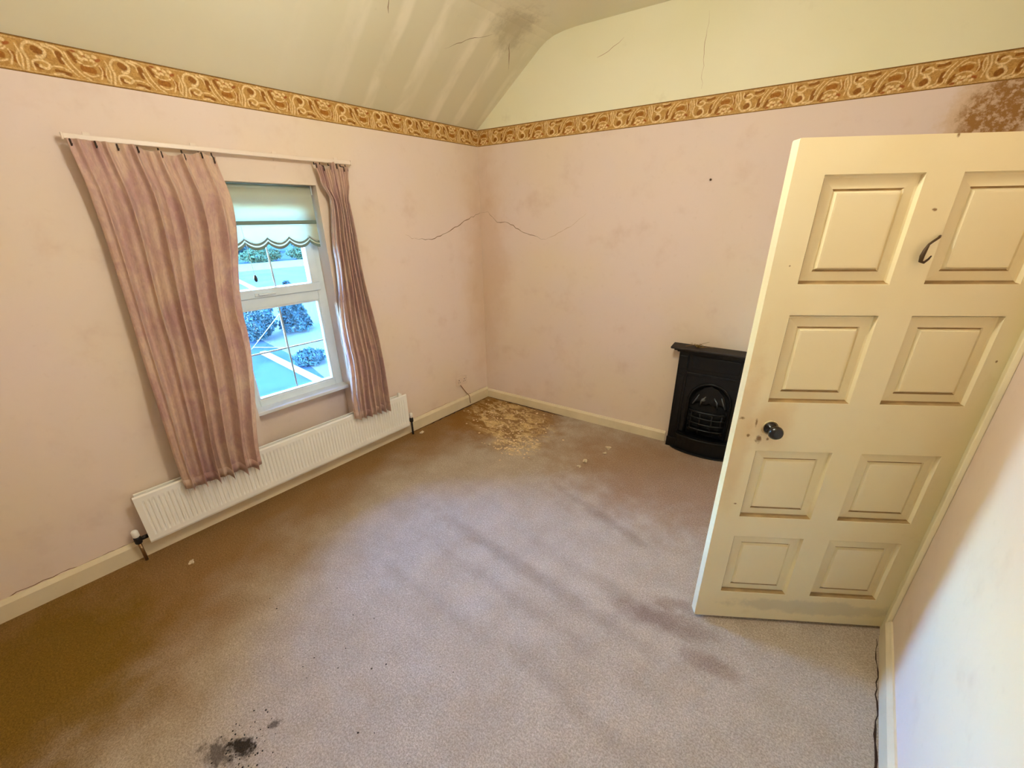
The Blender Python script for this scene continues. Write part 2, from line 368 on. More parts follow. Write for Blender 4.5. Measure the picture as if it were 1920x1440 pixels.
at = t.n('ShaderNodeVertexColor', layer_name='print'); bn = t.noise(75, 3, 0.6, 1.5); atc = t.mix(t.ramp(bn, 0.44, 0.58, 0.0, 0.55), at.outputs[0], t.mix(1.0, at.outputs[0], (0.62,0.52,0.36,1), 'MULTIPLY')); t.col(t.mix(t.math('MULTIPLY', t.ramp(t.noise(4,4,0.7),0.5,0.75),0.2), atc, rgb(150,104,46))); M['border'] = t.m
def border(name, P0, d, n, length, u0, flip, label):
    nu = int(round(length/PER*NU)); us = np.arange(nu+1)*length/nu; vs = np.linspace(0, 1, NV+1)
    iu = (np.floor(((us/PER)+u0)*NU).astype(int)) % NU; iv = np.clip((vs*NV).astype(int), 0, NV-1)
    if flip: iv = NV-1-iv
    Cc = TILE[iu][:, iv]; lum = Cc.mean(axis=2); off = 0.002+0.0012*np.clip(lum*2, 0, 1); off[:, 0] = 0; off[:, -1] = 0
    P = np.array(P0)[None,None,:]+us[:,None,None]*np.array(d)[None,None,:]+vs[None,:,None]*np.array([0,0,BH])[None,None,:]+off[:,:,None]*np.array(n)[None,None,:]
    idx = np.arange((nu+1)*(NV+1)).reshape(nu+1, NV+1)
    F = np.stack([idx[:-1,:-1], idx[1:,:-1], idx[1:,1:], idx[:-1,1:]], -1).reshape(-1, 4)
    me = bpy.data.meshes.new(name); me.from_pydata(P.reshape(-1,3).tolist(), [], F.tolist())
    ca = me.color_attributes.new('print', 'FLOAT_COLOR', 'POINT')
    ca.data.foreach_set('color', np.concatenate([Cc, np.ones(Cc.shape[:2]+(1,))], -1).astype(np.float32).ravel())
    me.materials.append(M['border']); me.polygons.foreach_set('use_smooth', [True]*len(me.polygons))
    o = bpy.data.objects.new(name, me); COL.objects.link(o)
    return tag(o, label, 'wallpaper border', kind='structure')
border('trim_1', (0,YB,ZB-BH), (0,1,0), (1,0,0), -YB-0.003, (-(-2.64-YB)/PER) % 1, False, 'ochre scroll wallpaper border above the window')
border('trim_2', fp(0.003,ZB-BH), tuple(FD), tuple(FN), S1-0.003, 0.5, True, 'ochre scroll wallpaper border above the fireplace wall')
border('trim_3', (XW,YR,ZB-BH), (0,-1,0), (-1,0,0), YR-YB, 0.2, True, 'ochre scroll wallpaper border on the right wall')

# hairline cracks in the plaster: thin dark fissures on the wall faces
M['crack'] = simple('crack_dirt', rgb(128,94,58), 0.9)
M['crack2'] = simple('crack_dirt_faint', rgb(186,152,112), 0.9)
def crack(pts, n, parent, w=0.004, mat='crack'):
    n = Vector(n); P = []
    for i in range(len(pts)-1):
        a, b = Vector(pts[i]), Vector(pts[i+1]); k = max(2, int((b-a).length/0.03))
        side = n.cross((b-a).normalized())
        for j in range(k): P.append(a.lerp(b, j/k)+side*random.uniform(-0.006,0.006)*(1 if (i or j) else 0))
    P.append(Vector(pts[-1])); vs = []; m = len(P)
    for i, p in enumerate(P):
        tt = (P[min(i+1,m-1)]-P[max(i-1,0)]).normalized(); sd = n.cross(tt)
        ww = w*(0.35+0.65*random.random())*min(1, 0.25+2.5*min(i, m-1-i)/m)
        vs += [p+sd*ww*0.5+n*0.0006, p-sd*ww*0.5+n*0.0006]
    o = MB().add(vs, [(2*i,2*i+1,2*i+3,2*i+2) for i in range(m-1)]).build('crack', M[mat], parent); return o
crack([(0,-0.766,1.655),(0,-0.601,1.643),(0,-0.468,1.68),(0,-0.328,1.728),(0,-0.18,1.788),(0,-0.005,1.848)], (1,0,0), wall_left, 0.0085)
crack([(0,-0.859,1.688),(0,-0.80,1.66),(0,-0.74,1.66)], (1,0,0), wall_left, 0.004, 'crack2')
crack([fp(s,z) for s, z in ((0.005,1.848),(0.086,1.851),(0.184,1.764),(0.271,1.764),(0.358,1.737),(0.466,1.672),(0.564,1.658),(0.643,1.63),(0.69,1.626))], FN, wall_back, 0.006)
crack([fp(s,z) for s, z in ((0.69,1.626),(0.801,1.678),(0.916,1.724),(1.05,1.829))], FN, wall_back, 0.004, 'crack2')
crack([fp(s,z) for s, z in ((1.069,2.829),(1.145,2.854),(1.252,2.907))], FN, wall_back, 0.006, 'crack2')
crack([fp(s,z) for s, z in ((1.772,2.937),(1.776,2.755),(1.787,2.542))], FN, wall_back, 0.003, 'crack2')
SN = Vector((0.487,0,-0.63)).normalized()
def sl(x, y): 
    k = x/0.60
    return (x, y, 2.503+k*0.459)
SN = Vector((0.459,0,-0.60)).normalized()
crack([sl(0.56,-0.217),sl(0.50,-0.16),sl(0.43,-0.08)], SN, ceiling, 0.008)
crack([sl(0.415,-0.702),sl(0.50,-0.55),sl(0.565,-0.402)], SN, ceiling, 0.004)
crack([sl(0.54,-1.19),sl(0.47,-1.155)], SN, ceiling, 0.006)

M['gap'] = simple('dark_gap', rgb(46,24,12), 0.95)
crack([(0.0,-3.9,0.1145),(0.0,-3.3,0.1145),(0.0,-2.9,0.1145)], (1,0,0), wall_left, 0.006)
crack([(0.0,-0.95,0.1145),(0.0,-0.5,0.1145),(0.0,-0.02,0.1145)], (1,0,0), wall_left, 0.005, 'crack2')
crack([(0.030,-1.05,0.0),(0.030,-0.5,0.0),(0.030,-0.03,0.0)], (0,0,1), floor, 0.020, 'gap')
crack([fp(0.03,0,0.028),fp(0.5,0,0.028),fp(1.0,0,0.028)], (0,0,1), floor, 0.020, 'gap')
crack([(3.272,-2.2,0.0),(3.272,-1.5,0.0),(3.272,-0.90,0.0)], (0,0,1), floor, 0.010, 'gap')
nl = MB(); nl.lathe([(0.0025,0.0),(0.0025,-0.012),(0.007,-0.013),(0.007,-0.015)], (0,0,0), 'Y', 10)
nl = nl.build('nail', simple('rusty_nail', rgb(92,66,44), 0.6), None, True); nl.location = fp(1.927,2.017); nl.rotation_euler.z = A
tag(nl, 'small rusty nail high in the fireplace wall', 'nail')
# ------------------------------------------------------------------ window
M['upvc'] = simple('white_upvc', rgb(228,240,244), 0.28, spec=0.5, var=0.05)
M['bar'] = simple('glazing_bar_brass', rgb(176,182,176), 0.35, metal=0.3)
t = MT('window_glass'); g = t.n('ShaderNodeBsdfGlossy'); g.inputs['Roughness'].default_value = 0.02
tr = t.n('ShaderNodeBsdfTransparent'); tr.inputs[0].default_value = (0.93,0.965,0.965,1); fr = t.n('ShaderNodeFresnel'); fr.inputs[0].default_value = 1.45
mx = t.n('ShaderNodeMixShader'); t.l(fr.outputs[0], mx.inputs[0]); t.l(tr.outputs[0], mx.inputs[1]); t.l(g.outputs[0], mx.inputs[2]); t.l(mx.outputs[0], t.out.inputs[0]); M['glass'] = t.m
M['sillpaint'] = simple('white_sill_gloss', rgb(226,228,228), 0.3, var=0.08)
win = tag(empty('window_1', (-RD,(WY0+WY1)/2,0.585)), 'white plastic window with glazing bars and an open-out top light', 'window', kind='structure')
def wbox(name, x0, x1, y0, y1, z0, z1, mat, parent=win, bevel=0.004):
    lx, ly, lz = -RD, (WY0+WY1)/2, 0.585
    mb = MB(); mb.box(x0-lx, x1-lx, y0-ly, y1-ly, z0-lz, z1-lz); return mb.build(name, mat, parent, bevel=bevel)
FX0, FX1 = -0.195, -RD
GY0, GY1 = -2.112, -1.572
wbox('frame_jamb', FX0, FX1, WY1-0.061, WY1-0.001, 0.60, WZ1, M['upvc']); wbox('frame_jamb', FX0, FX1, WY0+0.001, WY0+0.06, 0.60, WZ1, M['upvc'])
wbox('frame_head', FX0, FX1, WY0+0.06, WY1-0.061, 1.955, WZ1, M['upvc']); wbox('frame_bottom_rail', FX0, FX1, WY0+0.06, WY1-0.061, 0.60, 0.660, M['upvc'])
wbox('transom', FX0, FX1, WY0+0.06, WY1-0.061, 1.275, 1.340, M['upvc'])
# glazing bead and lower pane
for (a, b, c_, d) in ((GY1,GY1-0.012,0.660,1.275),(GY0,GY0+0.012,0.660,1.275)):
    wbox('glazing_bead', -0.150, -0.128, min(a,b), max(a,b), c_, d, M['upvc'], bevel=0.002)
wbox('glazing_bead', -0.150, -0.128, GY0+0.012, GY1-0.012, 0.660, 0.672, M['upvc'], bevel=0.002); wbox('glazing_bead', -0.150, -0.128, GY0+0.012, GY1-0.012, 1.263, 1.275, M['upvc'], bevel=0.002)
pane = wbox('pane', -0.166, -0.160, GY0, GY1, 0.660, 1.275, M['glass'], bevel=0)
wbox('glazing_bar', -0.1595, -0.153, -1.8465, -1.8365, 0.672, 1.263, M['bar'], bevel=0.001)
for y0, y1 in ((GY0+0.012,-1.8465),(-1.8365,GY1-0.012)): wbox('glazing_bar', -0.1595, -0.153, y0, y1, 0.966, 0.976, M['bar'], bevel=0.001)
# top light sash
sash = wbox('top_light_sash', -0.178, -0.112, GY0-0.002, GY1+0.022-0.001, 1.341, 1.396, M['upvc'])
def sbox(name, *a, mat=M['upvc'], bevel=0.003): return wbox(name, *a, mat, sash, bevel)
sbox('sash_stile', -0.178, -0.112, GY1-0.036, GY1+0.021, 1.396, 1.90); sbox('sash_stile', -0.178, -0.112, GY0-0.002, GY0+0.052, 1.396, 1.90)
sbox('sash_head', -0.178, -0.112, GY0-0.002, GY1+0.021, 1.90, 1.954)
sbox('pane', -0.160, -0.154, GY0+0.052, GY1-0.036, 1.396, 1.90, mat=M['glass'], bevel=0)
sbox('glazing_bar', -0.1535, -0.147, -1.8395, -1.8295, 1.396, 1.90, mat=M['bar'], bevel=0.001)
sbox('handle_base', -0.112, -0.102, -1.985, -1.945, 1.352, 1.376); sbox('handle_lever', -0.102, -0.092, -1.965, -1.86, 1.358, 1.370)
mb = MB(); mb.prism([(-0.135+RD,0.0),(-0.045+RD,-0.003),(-0.040+RD,-0.008),(-0.040+RD,-0.026),(-0.045+RD,-0.030),(-0.135+RD,-0.030)], -0.329, 0.329, 'Y')
for i, v in enumerate(mb.v): mb.v[i] = (v[0], v[1], v[2]+0.030)
mb.build('window_sill', M['sillpaint'], win)

# scalloped roller blind
t = MT('cream_blind_fabric', rgb(228,226,206), 0.85, spec=0.1)
trn = t.n('ShaderNodeBsdfTranslucent'); trn.inputs[0].default_value = rgb(225,232,215)
mx = t.n('ShaderNodeMixShader'); mx.inputs[0].default_value = 0.5
t.l(t.b.outputs[0], mx.inputs[1]); t.l(trn.outputs[0], mx.inputs[2]); t.l(mx.outputs[0], t.out.inputs[0]); t.bump(t.noise(160,2), 0.3, 0.002); M['blind'] = t.m
t = MT('grey_green_braid', rgb(120,136,124), 0.8)
M['braid'] = t.m
BX = -0.052; BY0, BY1 = -2.160, -1.522
bl = tag(empty('roller_blind', (BX,(BY0+BY1)/2,1.637)), 'cream roller blind with scalloped braid-trimmed hem, pulled partly down', 'blind')
LB = Vector(bl.location)
def bmesh_local(mb): 
    mb.v = [(v[0]-LB.x, v[1]-LB.y, v[2]-LB.z) for v in mb.v]; return mb
mb = MB(); mb.tube([(BX-0.02,BY0+0.008,1.983),(BX-0.02,BY1-0.008,1.983)], 0.021, 16); bmesh_local(mb).build('roller_tube', M['blind'], bl, True)
for y in (BY0,BY1-0.005):
    mb = MB(); mb.box(BX-0.045,BX+0.005,y,y+0.005,1.955,2.009); bmesh_local(mb).build('bracket', M['upvc'], bl)
cusps = [-1.592-0.1305*k for k in range(5)]
def scal(y):   # hem height of the scallops
    k = (y+1.592)/0.1305; fr_ = k-math.floor(k)
    return 1.703-0.036*math.sin(math.pi*fr_)**0.75
ys = np.linspace(BY0+0.006, BY1-0.006, 121)
def sheet(ztop, zbot, x, amp=0.0):
    mb = MB(); vs = []
    for y in ys:
        zt = ztop(y) if callable(ztop) else ztop; zb = zbot(y) if callable(zbot) else zbot
        xx = x+amp*math.sin(y*31)
        for k in range(5): vs.append((xx, y, zt+(zb-zt)*k/4))
    n = len(ys); fs = [(i*5+k, (i+1)*5+k, (i+1)*5+k+1, i*5+k+1) for i in range(n-1) for k in range(4)]
    mb.add(vs, fs); return bmesh_local(mb)
o = sheet(1.985, 1.802, BX+0.001).build('blind_fabric', M['blind'], bl, True); md = o.modifiers.new('thickness','SOLIDIFY'); md.thickness = 0.0008
o = sheet(1.780, scal, BX-0.001, 0.001).build('scalloped_hem', M['blind'], bl, True); md = o.modifiers.new('thickness','SOLIDIFY'); md.thickness = 0.0008
for k, dz in enumerate((0.0, -0.026)):
    o = sheet(lambda y: scal(y)+0.006+dz*0.85, lambda y: scal(y)-0.007+dz, BX+0.0004).build('braid_trim', M['braid'], bl, True); md = o.modifiers.new('thickness','SOLIDIFY'); md.thickness = 0.003
o = sheet(lambda y: scal(y)-0.004, lambda y: scal(y)-0.028, BX-0.0012).build('hem_lining', M['blind'], bl, True); md = o.modifiers.new('thickness','SOLIDIFY'); md.thickness = 0.0008
mb = MB(); mb.box(BX-0.006,BX+0.006,BY0+0.006,BY1-0.006,1.780,1.802); bmesh_local(mb).build('hem_bar', M['braid'], bl, bevel=0.003)
mb = MB(); mb.tube([(BX+0.004,-1.985,1.775),(BX+0.004,-1.979,1.62),(BX+0.004,-1.976,1.495)], 0.0012, 6); cd = bmesh_local(mb).build('pull_cord', M['upvc'], bl)
mb = MB(); mb.lathe([(0.002,0.044),(0.007,0.036),(0.010,0.020),(0.008,0.006),(0.003,0.0)], (BX+0.004,-1.975,1.450), 'Z', 14); M['darkwood'] = simple('dark_acorn_wood', rgb(48,52,50), 0.4)
bmesh_local(mb).build('acorn_pull', M['darkwood'], bl, True)

# ------------------------------------------------------------------ curtain track
M['track'] = simple('yellowed_white_track', rgb(236,218,200), 0.4)
tk = tag(empty('curtain_track', (0.0,-1.93,2.150)), 'yellowed white curtain track over the window', 'curtain track')
mb = MB(); mb.box(0.042,0.056,-0.685,0.655,-0.010,0.012); mb.build('rail', M['track'], tk, bevel=0.003)
for y in (-0.60,-0.2,0.2,0.58):
    mb = MB(); mb.box(0.0,0.042,y-0.01,y+0.01,0.002,0.014); mb.box(0.0,0.004,y-0.012,y+0.012,-0.02,0.03); mb.build('bracket', M['track'], tk)
for y in (-0.690,0.655):
    mb = MB(); mb.box(0.038,0.060,y,y+0.006,-0.013,0.015); mb.build('end_stop', M['track'], tk, bevel=0.002)

# ------------------------------------------------------------------ curtains
t = MT('dusty_pink_damask', rough=0.75, spec=0.2)
uv = t.n('ShaderNodeUVMap'); uvo = uv.outputs[0]
d1 = t.noise(4.5, 4, 0.6, 1.0, vec=uvo); d2 = t.noise(20, 4, 0.65, 0.8, vec=uvo); d3 = t.noise(120, 2, 0.6, vec=uvo, stretch=(1,0.3,1))
c = t.mix(t.ramp(d1, 0.30, 0.70), rgb(208,166,158), rgb(234,204,178))
c = t.mix(t.math('MULTIPLY', t.ramp(d2, 0.48, 0.66), 0.4), c, rgb(232,206,176))
c = t.mix(t.ramp(d3, 0.4, 0.7, 0.0, 0.25), c, rgb(176,132,122))
t.col(c); t.b.inputs['Sheen Weight'].default_value = 0.15; t.bump(d2, 0.08, 0.003)
trn = t.n('ShaderNodeBsdfTranslucent'); t.l(c, trn.inputs[0]); mx = t.n('ShaderNodeMixShader'); mx.inputs[0].default_value = 0.22
t.l(t.b.outputs[0], mx.inputs[1]); t.l(trn.outputs[0], mx.inputs[2]); t.l(mx.outputs[0], t.out.inputs[0]); M['curtain'] = t.m
M['hook'] = simple('dark_curtain_hook', rgb(46,26,16), 0.5)
def interp(v, tab):
    for (a, x), (b, y) in zip(tab, tab[1:]):
        if v <= b:
            k = (v-a)/(b-a); k = k*k*(3-2*k); return x+(y-x)*k
    return tab[-1][1]
def curtain(name, label, left, right, depth, ztop, zbot, folds, amp, nu, nv, width, seed, tape=0.075, shx=0.0):
    r = random.Random(seed)
    cy = (left[0][1]+right[0][1])/2
    e = tag(empty(name, (0.0,cy,0.30)), label, 'curtain', group='pink curtains at the window')
    # fold phase warp
    knots = [0]
    for k in range(folds): knots.append(knots[-1]+r.uniform(0.65,1.4))
    knots = [k/knots[-1] for k in knots]
    amps = [r.uniform(0.6,1.15) for _ in range(folds)]
    def fold(u):
        for k in range(folds):
            if u <= knots[k+1] or k == folds-1:
                q = (u-knots[k])/(knots[k+1]-knots[k]); return (0.8*math.sin(2*math.pi*q-1.2)+0.35*math.sin(4*math.pi*q+0.6*k)+0.5*math.exp(-((q-0.5)/0.13)**2)-0.15)*amps[k], q, k
    vs, uvs = [], []
    for j in range(nv+1):
        v = j/nv
        yl, yr, dp = interp(v, left), interp(v, right), interp(v, depth)
        for i in range(nu+1):
            u = i/nu
            f, q, k = fold(min(1, max(0, u+0.006*math.sin(4*v+k_off(k_=i/nu)))) if 0 < u < 1 else u)
            gather = math.sin(u*folds*6*math.pi+1.3)*0.007*max(0, 1-v*8)
            am = amp*interp(v, [(0,0.30),(0.04,0.4),(0.2,0.85),(0.6,1.0),(1,1.1)])
            x = dp+am*f+gather+0.004*math.sin(3.1*v*6+u*17)
            y = yl+(yr-yl)*u+am*0.22*math.sin(2*math.pi*q)*(1 if 0.02 < u < 0.98 else 0)
            z = ztop(u)+(zbot(u)-ztop(u))*v
            if v > 0.985: x -= 0.0
            vs.append((x, y-cy, z-0.30)); uvs.append((u*width, v*1.8))
    fs = [(j*(nu+1)+i, j*(nu+1)+i+1, (j+1)*(nu+1)+i+1, (j+1)*(nu+1)+i) for j in range(nv) for i in range(nu)]
    o = MB().add(vs, fs).build('fabric', M['curtain'], e, True)
    ul = o.data.uv_layers.new(name='UVMap')
    vi = np.zeros(len(o.data.loops), dtype=np.int32); o.data.loops.foreach_get('vertex_index', vi)
    ul.data.foreach_set('uv', np.array(uvs, dtype=np.float32)[vi].ravel())
    md = o.modifiers.new('thickness', 'SOLIDIFY'); md.thickness = 0.0016; md.offset = -1
    # bottom hem roll: a doubled strip along the last rows
    hem = []
    for i in range(nu+1):
        for jj in (nv, nv-3): 
            p = vs[jj*(nu+1)+i]; hem.append((p[0]+0.0022, p[1], p[2]))
    h = MB().add(hem, [(2*i,2*i+2,2*i+3,2*i+1) for i in range(nu)]).build('hem', M['curtain'], e, True)
    ul = h.data.uv_layers.new(name='UVMap'); md = h.modifiers.new('thickness', 'SOLIDIFY'); md.thickness = 0.0012
    vi = np.zeros(len(h.data.loops), dtype=np.int32); h.data.loops.foreach_get('vertex_index', vi)
    hu = np.array([(vs_i//2/nu*width, 1.75-0.03*(vs_i % 2)) for vs_i in range(2*(nu+1))], dtype=np.float32); ul.data.foreach_set('uv', hu[vi].ravel())
    return e, vs, nu
def k_off(k_): return k_*9.0
def ztL(u):
    z = 2.141
    for c0, w, d in ((0.50,0.055,0.020),(0.66,0.09,0.030),(0.80,0.05,0.016),(0.97,0.05,0.020)): z -= d*math.exp(-((u-c0)/w)**2)
    return z-0.008*u
cL, vL, nL = curtain('curtain', 'wide dusty pink curtain hanging left of the window over the radiator', [(0,-2.610),(0.12,-2.60),(1,-2.665)], [(0,-2.062),(0.12,-2.035),(0.5,-2.13),(1,-2.262)],
    [(0,0.078),(0.3,0.082),(0.5,0.092),(0.82,0.142),(1,0.148)], ztL, lambda u: 0.372-0.040*u+0.006*math.sin(u*40), 6, 0.034, 320, 90, 1.3, 5)
def ztR(u):
    return 2.135-0.012*math.sin(u*9)-0.03*math.exp(-((u-0.35)/0.12)**2)-0.025*math.exp(-((u-0.7)/0.07)**2)
cR, vR, nR = curtain('curtain', 'narrow bunched dusty pink curtain hanging right of the window', [(0,-1.532),(0.06,-1.515),(0.12,-1.470),(0.3,-1.50),(0.7,-1.56),(1,-1.590)], [(0,-1.306),(0.06,-1.315),(0.12,-1.345),(0.3,-1.335),(0.7,-1.295),(1,-1.300)],
    [(0,0.078),(0.3,0.082),(0.5,0.090),(0.82,0.140),(1,0.146)], ztR, lambda u: 0.392-0.020*u+0.005*math.sin(u*37), 7, 0.030, 260, 90, 1.1, 11)
for e, vs_, n_, uu in ((cL,vL,nL,(0.02,0.16,0.30,0.43,0.58,0.75,0.88,0.985)),(cR,vR,nR,(0.03,0.2,0.45,0.62,0.8,0.97))):
    for u in uu:
        p = vs_[int(u*n_)]; zt = 2.137-0.30
        mb = MB(); mb.tube([(0.050,p[1],zt),(0.050,p[1],zt-0.012),(p[0]+0.004,p[1],p[2]-0.004),(p[0]+0.006,p[1],p[2]-0.03),(p[0]+0.002,p[1]+0.003,p[2]-0.02)], 0.0035, 6)
        mb.build('curtain_hook', M['hook'], e, True)

# ------------------------------------------------------------------ radiator
M['rad'] = simple('white_radiator_enamel', rgb(248,245,236), 0.38, var=0.04, vscale=3)
M['chrome'] = simple('tarnished_brass_valve', rgb(150,120,84), 0.35, metal=0.8)
M['black'] = simple('black_valve', rgb(22,18,18), 0.5)
RY0, RY1, RZ0, RZ1, RX = -2.885, -1.092, 0.112, 0.420, 0.092
rd = tag(empty('radiator', (0.0,(RY0+RY1)/2,0.0)), 'long white ribbed panel radiator under the window', 'radiator'); ry = (RY0+RY1)/2
mb = MB(); nr = 80; pitch = (RY1-RY0-0.05)/nr; prof_y = [(RY0,0.0),(RY0+0.022,0.0)]
for k in range(nr):
    y = RY0+0.025+k*pitch; prof_y += [(y+pitch*0.10,0.0),(y+pitch*0.30,-0.006),(y+pitch*0.55,-0.006),(y+pitch*0.75,0.0)]
prof_y += [(RY1-0.02,0.0),(RY1,0.0)]
zl = [(RZ0,0),(RZ0+0.012,0),(RZ0+0.040,0),(RZ0+0.060,1),(RZ1-0.055,1),(RZ1-0.035,0),(RZ1-0.010,0),(RZ1,0)]
vs = [(RX+(d if fl else 0)-(0.004 if (j in (0,len(zl)-1)) else 0), y-ry, z) for (y, d) in prof_y for j, (z, fl) in enumerate(zl)]
k = len(zl); fs = [(i*k+j, (i+1)*k+j, (i+1)*k+j+1, i*k+j+1) for i in range(len(prof_y)-1) for j in range(k-1)]
o = MB().add(vs, fs).build('front_panel', M['rad'], rd); md = o.modifiers.new('thickness','SOLIDIFY'); md.thickness = 0.010; md.offset = -1
for p_ in o.data.polygons: pass
mb = MB(); mb.box(0.030,0.040,RY0-ry+0.01,RY1-ry-0.01,RZ0+0.01,RZ1-0.008); mb.build('rear_panel', M['rad'], rd, bevel=0.003)
vs, fs = [], []
mb = MB()
for k in range(100):   # convector fins between the panels
    y = RY0-ry+0.04+k*(RY1-RY0-0.08)/99; mb.box(0.041,0.079,y-0.0006,y+0.0006,RZ0+0.03,RZ1-0.03)
tag(mb.build('convector_fins', M['rad'], rd), kind='stuff')
for y in (RY0-ry+0.22,RY1-ry-0.22):
    mb = MB(); mb.box(0.002,0.030,y-0.015,y+0.015,RZ0+0.02,RZ1-0.05); mb.build('wall_bracket', M['rad'], rd)
mb = MB(); mb.lathe([(0.011,0),(0.012,0.004),(0.012,0.016),(0.008,0.020)], (0.062,RY1-ry-0.055,RZ1-0.012), 'Z', 14); mb.tube([(0.062,RY1-ry-0.055,RZ1),(0.062,RY1-ry-0.055,RZ1+0.018)],0.012,12)
mb.build('bleed_valve', M['rad'], rd, True)
# valves: body, cap, tail pipe on each side
for sgn, yv in ((1,RY1-ry),( -1,RY0-ry)):
    mb = MB(); mb.tube([(0.058,yv,RZ0+0.035),(0.058,yv+sgn*0.035,RZ0+0.035)],0.012,12); mb.lathe([(0.015,-0.022),(0.017,-0.016),(0.017,0.012),(0.014,0.02)], (0.058,yv+sgn*0.045,RZ0+0.035),'Z',14)
    vb = mb.build('valve_body', M['black'] , rd, True)
    mb = MB(); mb.lathe([(0.013,0.0),(0.016,0.004),(0.016,0.034),(0.012,0.042),(0.004,0.044)], (0.058,yv+sgn*0.045,RZ0+0.056),'Z',14); mb.build('valve_cap', M['rad'], vb, True)
    mb = MB(); mb.tube([(0.058,yv+sgn*0.045,RZ0+0.013),(0.058,yv+sgn*0.045,0.0)],0.0085,10); mb.build('pipe', M['black'] if sgn > 0 else M['chrome'], rd, True)
mb = MB(); mb.tube([(0.045,RY0-ry+0.03,0.104),(0.034,RY0-ry+0.5,0.098),(0.034,RY1-ry-0.4,0.098),(0.045,RY1-ry-0.06,0.104)],0.006,8); mb.build('feed_pipe', M['rad'], rd, True)

# socket and cable by the far corner
M['plastic'] = simple('pink_overpainted_plastic', rgb(226,204,184), 0.4)
so = tag(empty('wall_socket', (0.0,-0.375,0.295)), 'painted-over double socket low on the wall near the far corner', 'socket')
mb = MB(); mb.box(0.0,0.012,-0.072,0.072,-0.043,0.043); mb.build('face_plate', M['plastic'], so, bevel=0.004)
for y in (-0.035,0.035):
    mb = MB(); mb.box(0.012,0.0135,y-0.003,y+0.003,0.008,0.018); mb.box(0.012,0.0135,y-0.014,y-0.006,-0.012,-0.008); mb.box(0.012,0.0135,y+0.006,y+0.014,-0.012,-0.008); mb.build('pin_holes', M['black'], so)
    mb = MB(); mb.box(0.012,0.017,y+(0.018 if y > 0 else -0.028),y+(0.028 if y > 0 else -0.018),0.012,0.030); mb.build('rocker_switch', M['plastic'], so, bevel=0.001)
M['cable'] = simple('brown_flex', rgb(132,92,60), 0.6)
mb = MB(); mb.tube([(0.006,-0.392,0.252),(0.012,-0.36,0.20),(0.014,-0.325,0.148),(0.022,-0.302,0.118),(0.0245,-0.295,0.10),(0.0245,-0.286,0.02)],0.0035,8)
tag(mb.build('cable', M['cable'], None, True), 'brown flex running from the socket down over the skirting', 'cable')

# ------------------------------------------------------------------ door
t = MT('cream_door_gloss', rough=0.38, spec=0.45)
sp = t.n('ShaderNodeSeparateXYZ'); ob = t.n('ShaderNodeNewGeometry'); 
gtc = t.n('ShaderNodeTexCoord'); geo = ob
c = t.mix(t.ramp(t.noise(2.0, 3), 0.35, 0.7), rgb(233,218,174), rgb(236,224,186))
c = t.mix(t.math('MULTIPLY', t.ramp(t.noise(7, 5, 0.7), 0.58, 0.82), 0.30), c, rgb(204,176,110))
t.col(c); t.bump(t.noise(24,3), 0.06, 0.004); M['doorpanel'] = t.m
t = MT('cream_door_gloss_worn', rough=0.38, spec=0.45)
c = t.mix(t.ramp(t.noise(2.0, 3), 0.35, 0.7), rgb(233,218,174), rgb(236,224,186))
c = t.mix(t.math('MULTIPLY', t.ramp(t.noise(7, 5, 0.7), 0.58, 0.82), 0.30), c, rgb(204,176,110))
chip = t.noise(38, 4, 0.7)
for (x, z, rx, rz_, k) in ((0.125,1.035,0.11,0.13,0.30),(0.03,1.0,0.05,0.45,0.30)):
    c = t.mix(t.math('MULTIPLY', t.blob((x,0,z), (rx,1,rz_), noise=t.noise(8,4,0.7), amt=1.0, a=1.1, b=0.3), k), c, rgb(200,150,80))
for (x, z, rx, rz_) in ((0.075,1.04,0.007,0.022),(0.098,0.972,0.018,0.026),(0.130,0.972,0.008,0.012),(0.055,0.985,0.009,0.009),(0.02,1.06,0.012,0.010),(0.435,1.982,0.007,0.010),(0.440,1.784,0.011,0.006),(0.06,1.62,0.005,0.005),(0.808,1.30,0.005,0.006),(0.07,0.66,0.010,0.006)):
    c = t.mix(t.blob((x,0,z), (rx,1,rz_), noise=chip, amt=2.4, a=0.9, b=0.2), c, rgb(138,104,58))
scuff = t.blob((0.5,0,0.09), (0.42,1,0.05), noise=t.noise(9,5,0.75), amt=1.6, a=1.0, b=0.6)
c = t.mix(t.math('MULTIPLY', scuff, 0.22), c, rgb(120,120,110))
t.col(c); t.bump(t.noise(24,3), 0.06, 0.004); M['door'] = t.m
DA = math.atan2(0.57595, 0.81748); DW, DH_, DT = 0.868, 1.985, 0.040
DLp = Vector((2.5936,-1.3119,0.0)); DDv = Vector((math.cos(DA),math.sin(DA),0)); DNv = Vector((DDv.y,-DDv.x,0))
dr = tag(empty('door_1', tuple(DLp+Vector((0,0,0.018))), DA), 'open cream panelled door with eight moulded panels and a black knob', 'door', kind='structure')
cols = [(0.098,0.383),(0.487,0.773)]; rows = [(0.162,0.489),(0.594,0.918),(1.128,1.456),(1.560,1.886)]
xs = [0.004]+[v for c_ in cols for v in c_]+[DW]; zs_ = [0.0]+[v for r_ in rows for v in r_]+[DH_]
mb = MB()
def cell_face(y, flip):
    idx = {}
    for i, x in enumerate(xs):
        for j, z in enumerate(zs_): idx[i,j] = len(mb.v); mb.v.append((x,y,z))
    for i in range(len(xs)-1):
        for j in range(len(zs_)-1):
            if i in (1,3) and j in (1,3,5,7): continue
            q = (idx[i,j],idx[i+1,j],idx[i+1,j+1],idx[i,j+1]); mb.f.append(q if not flip else q[::-1]); mb.mi.append(0)
cell_face(0.0, False); cell_face(DT, True)
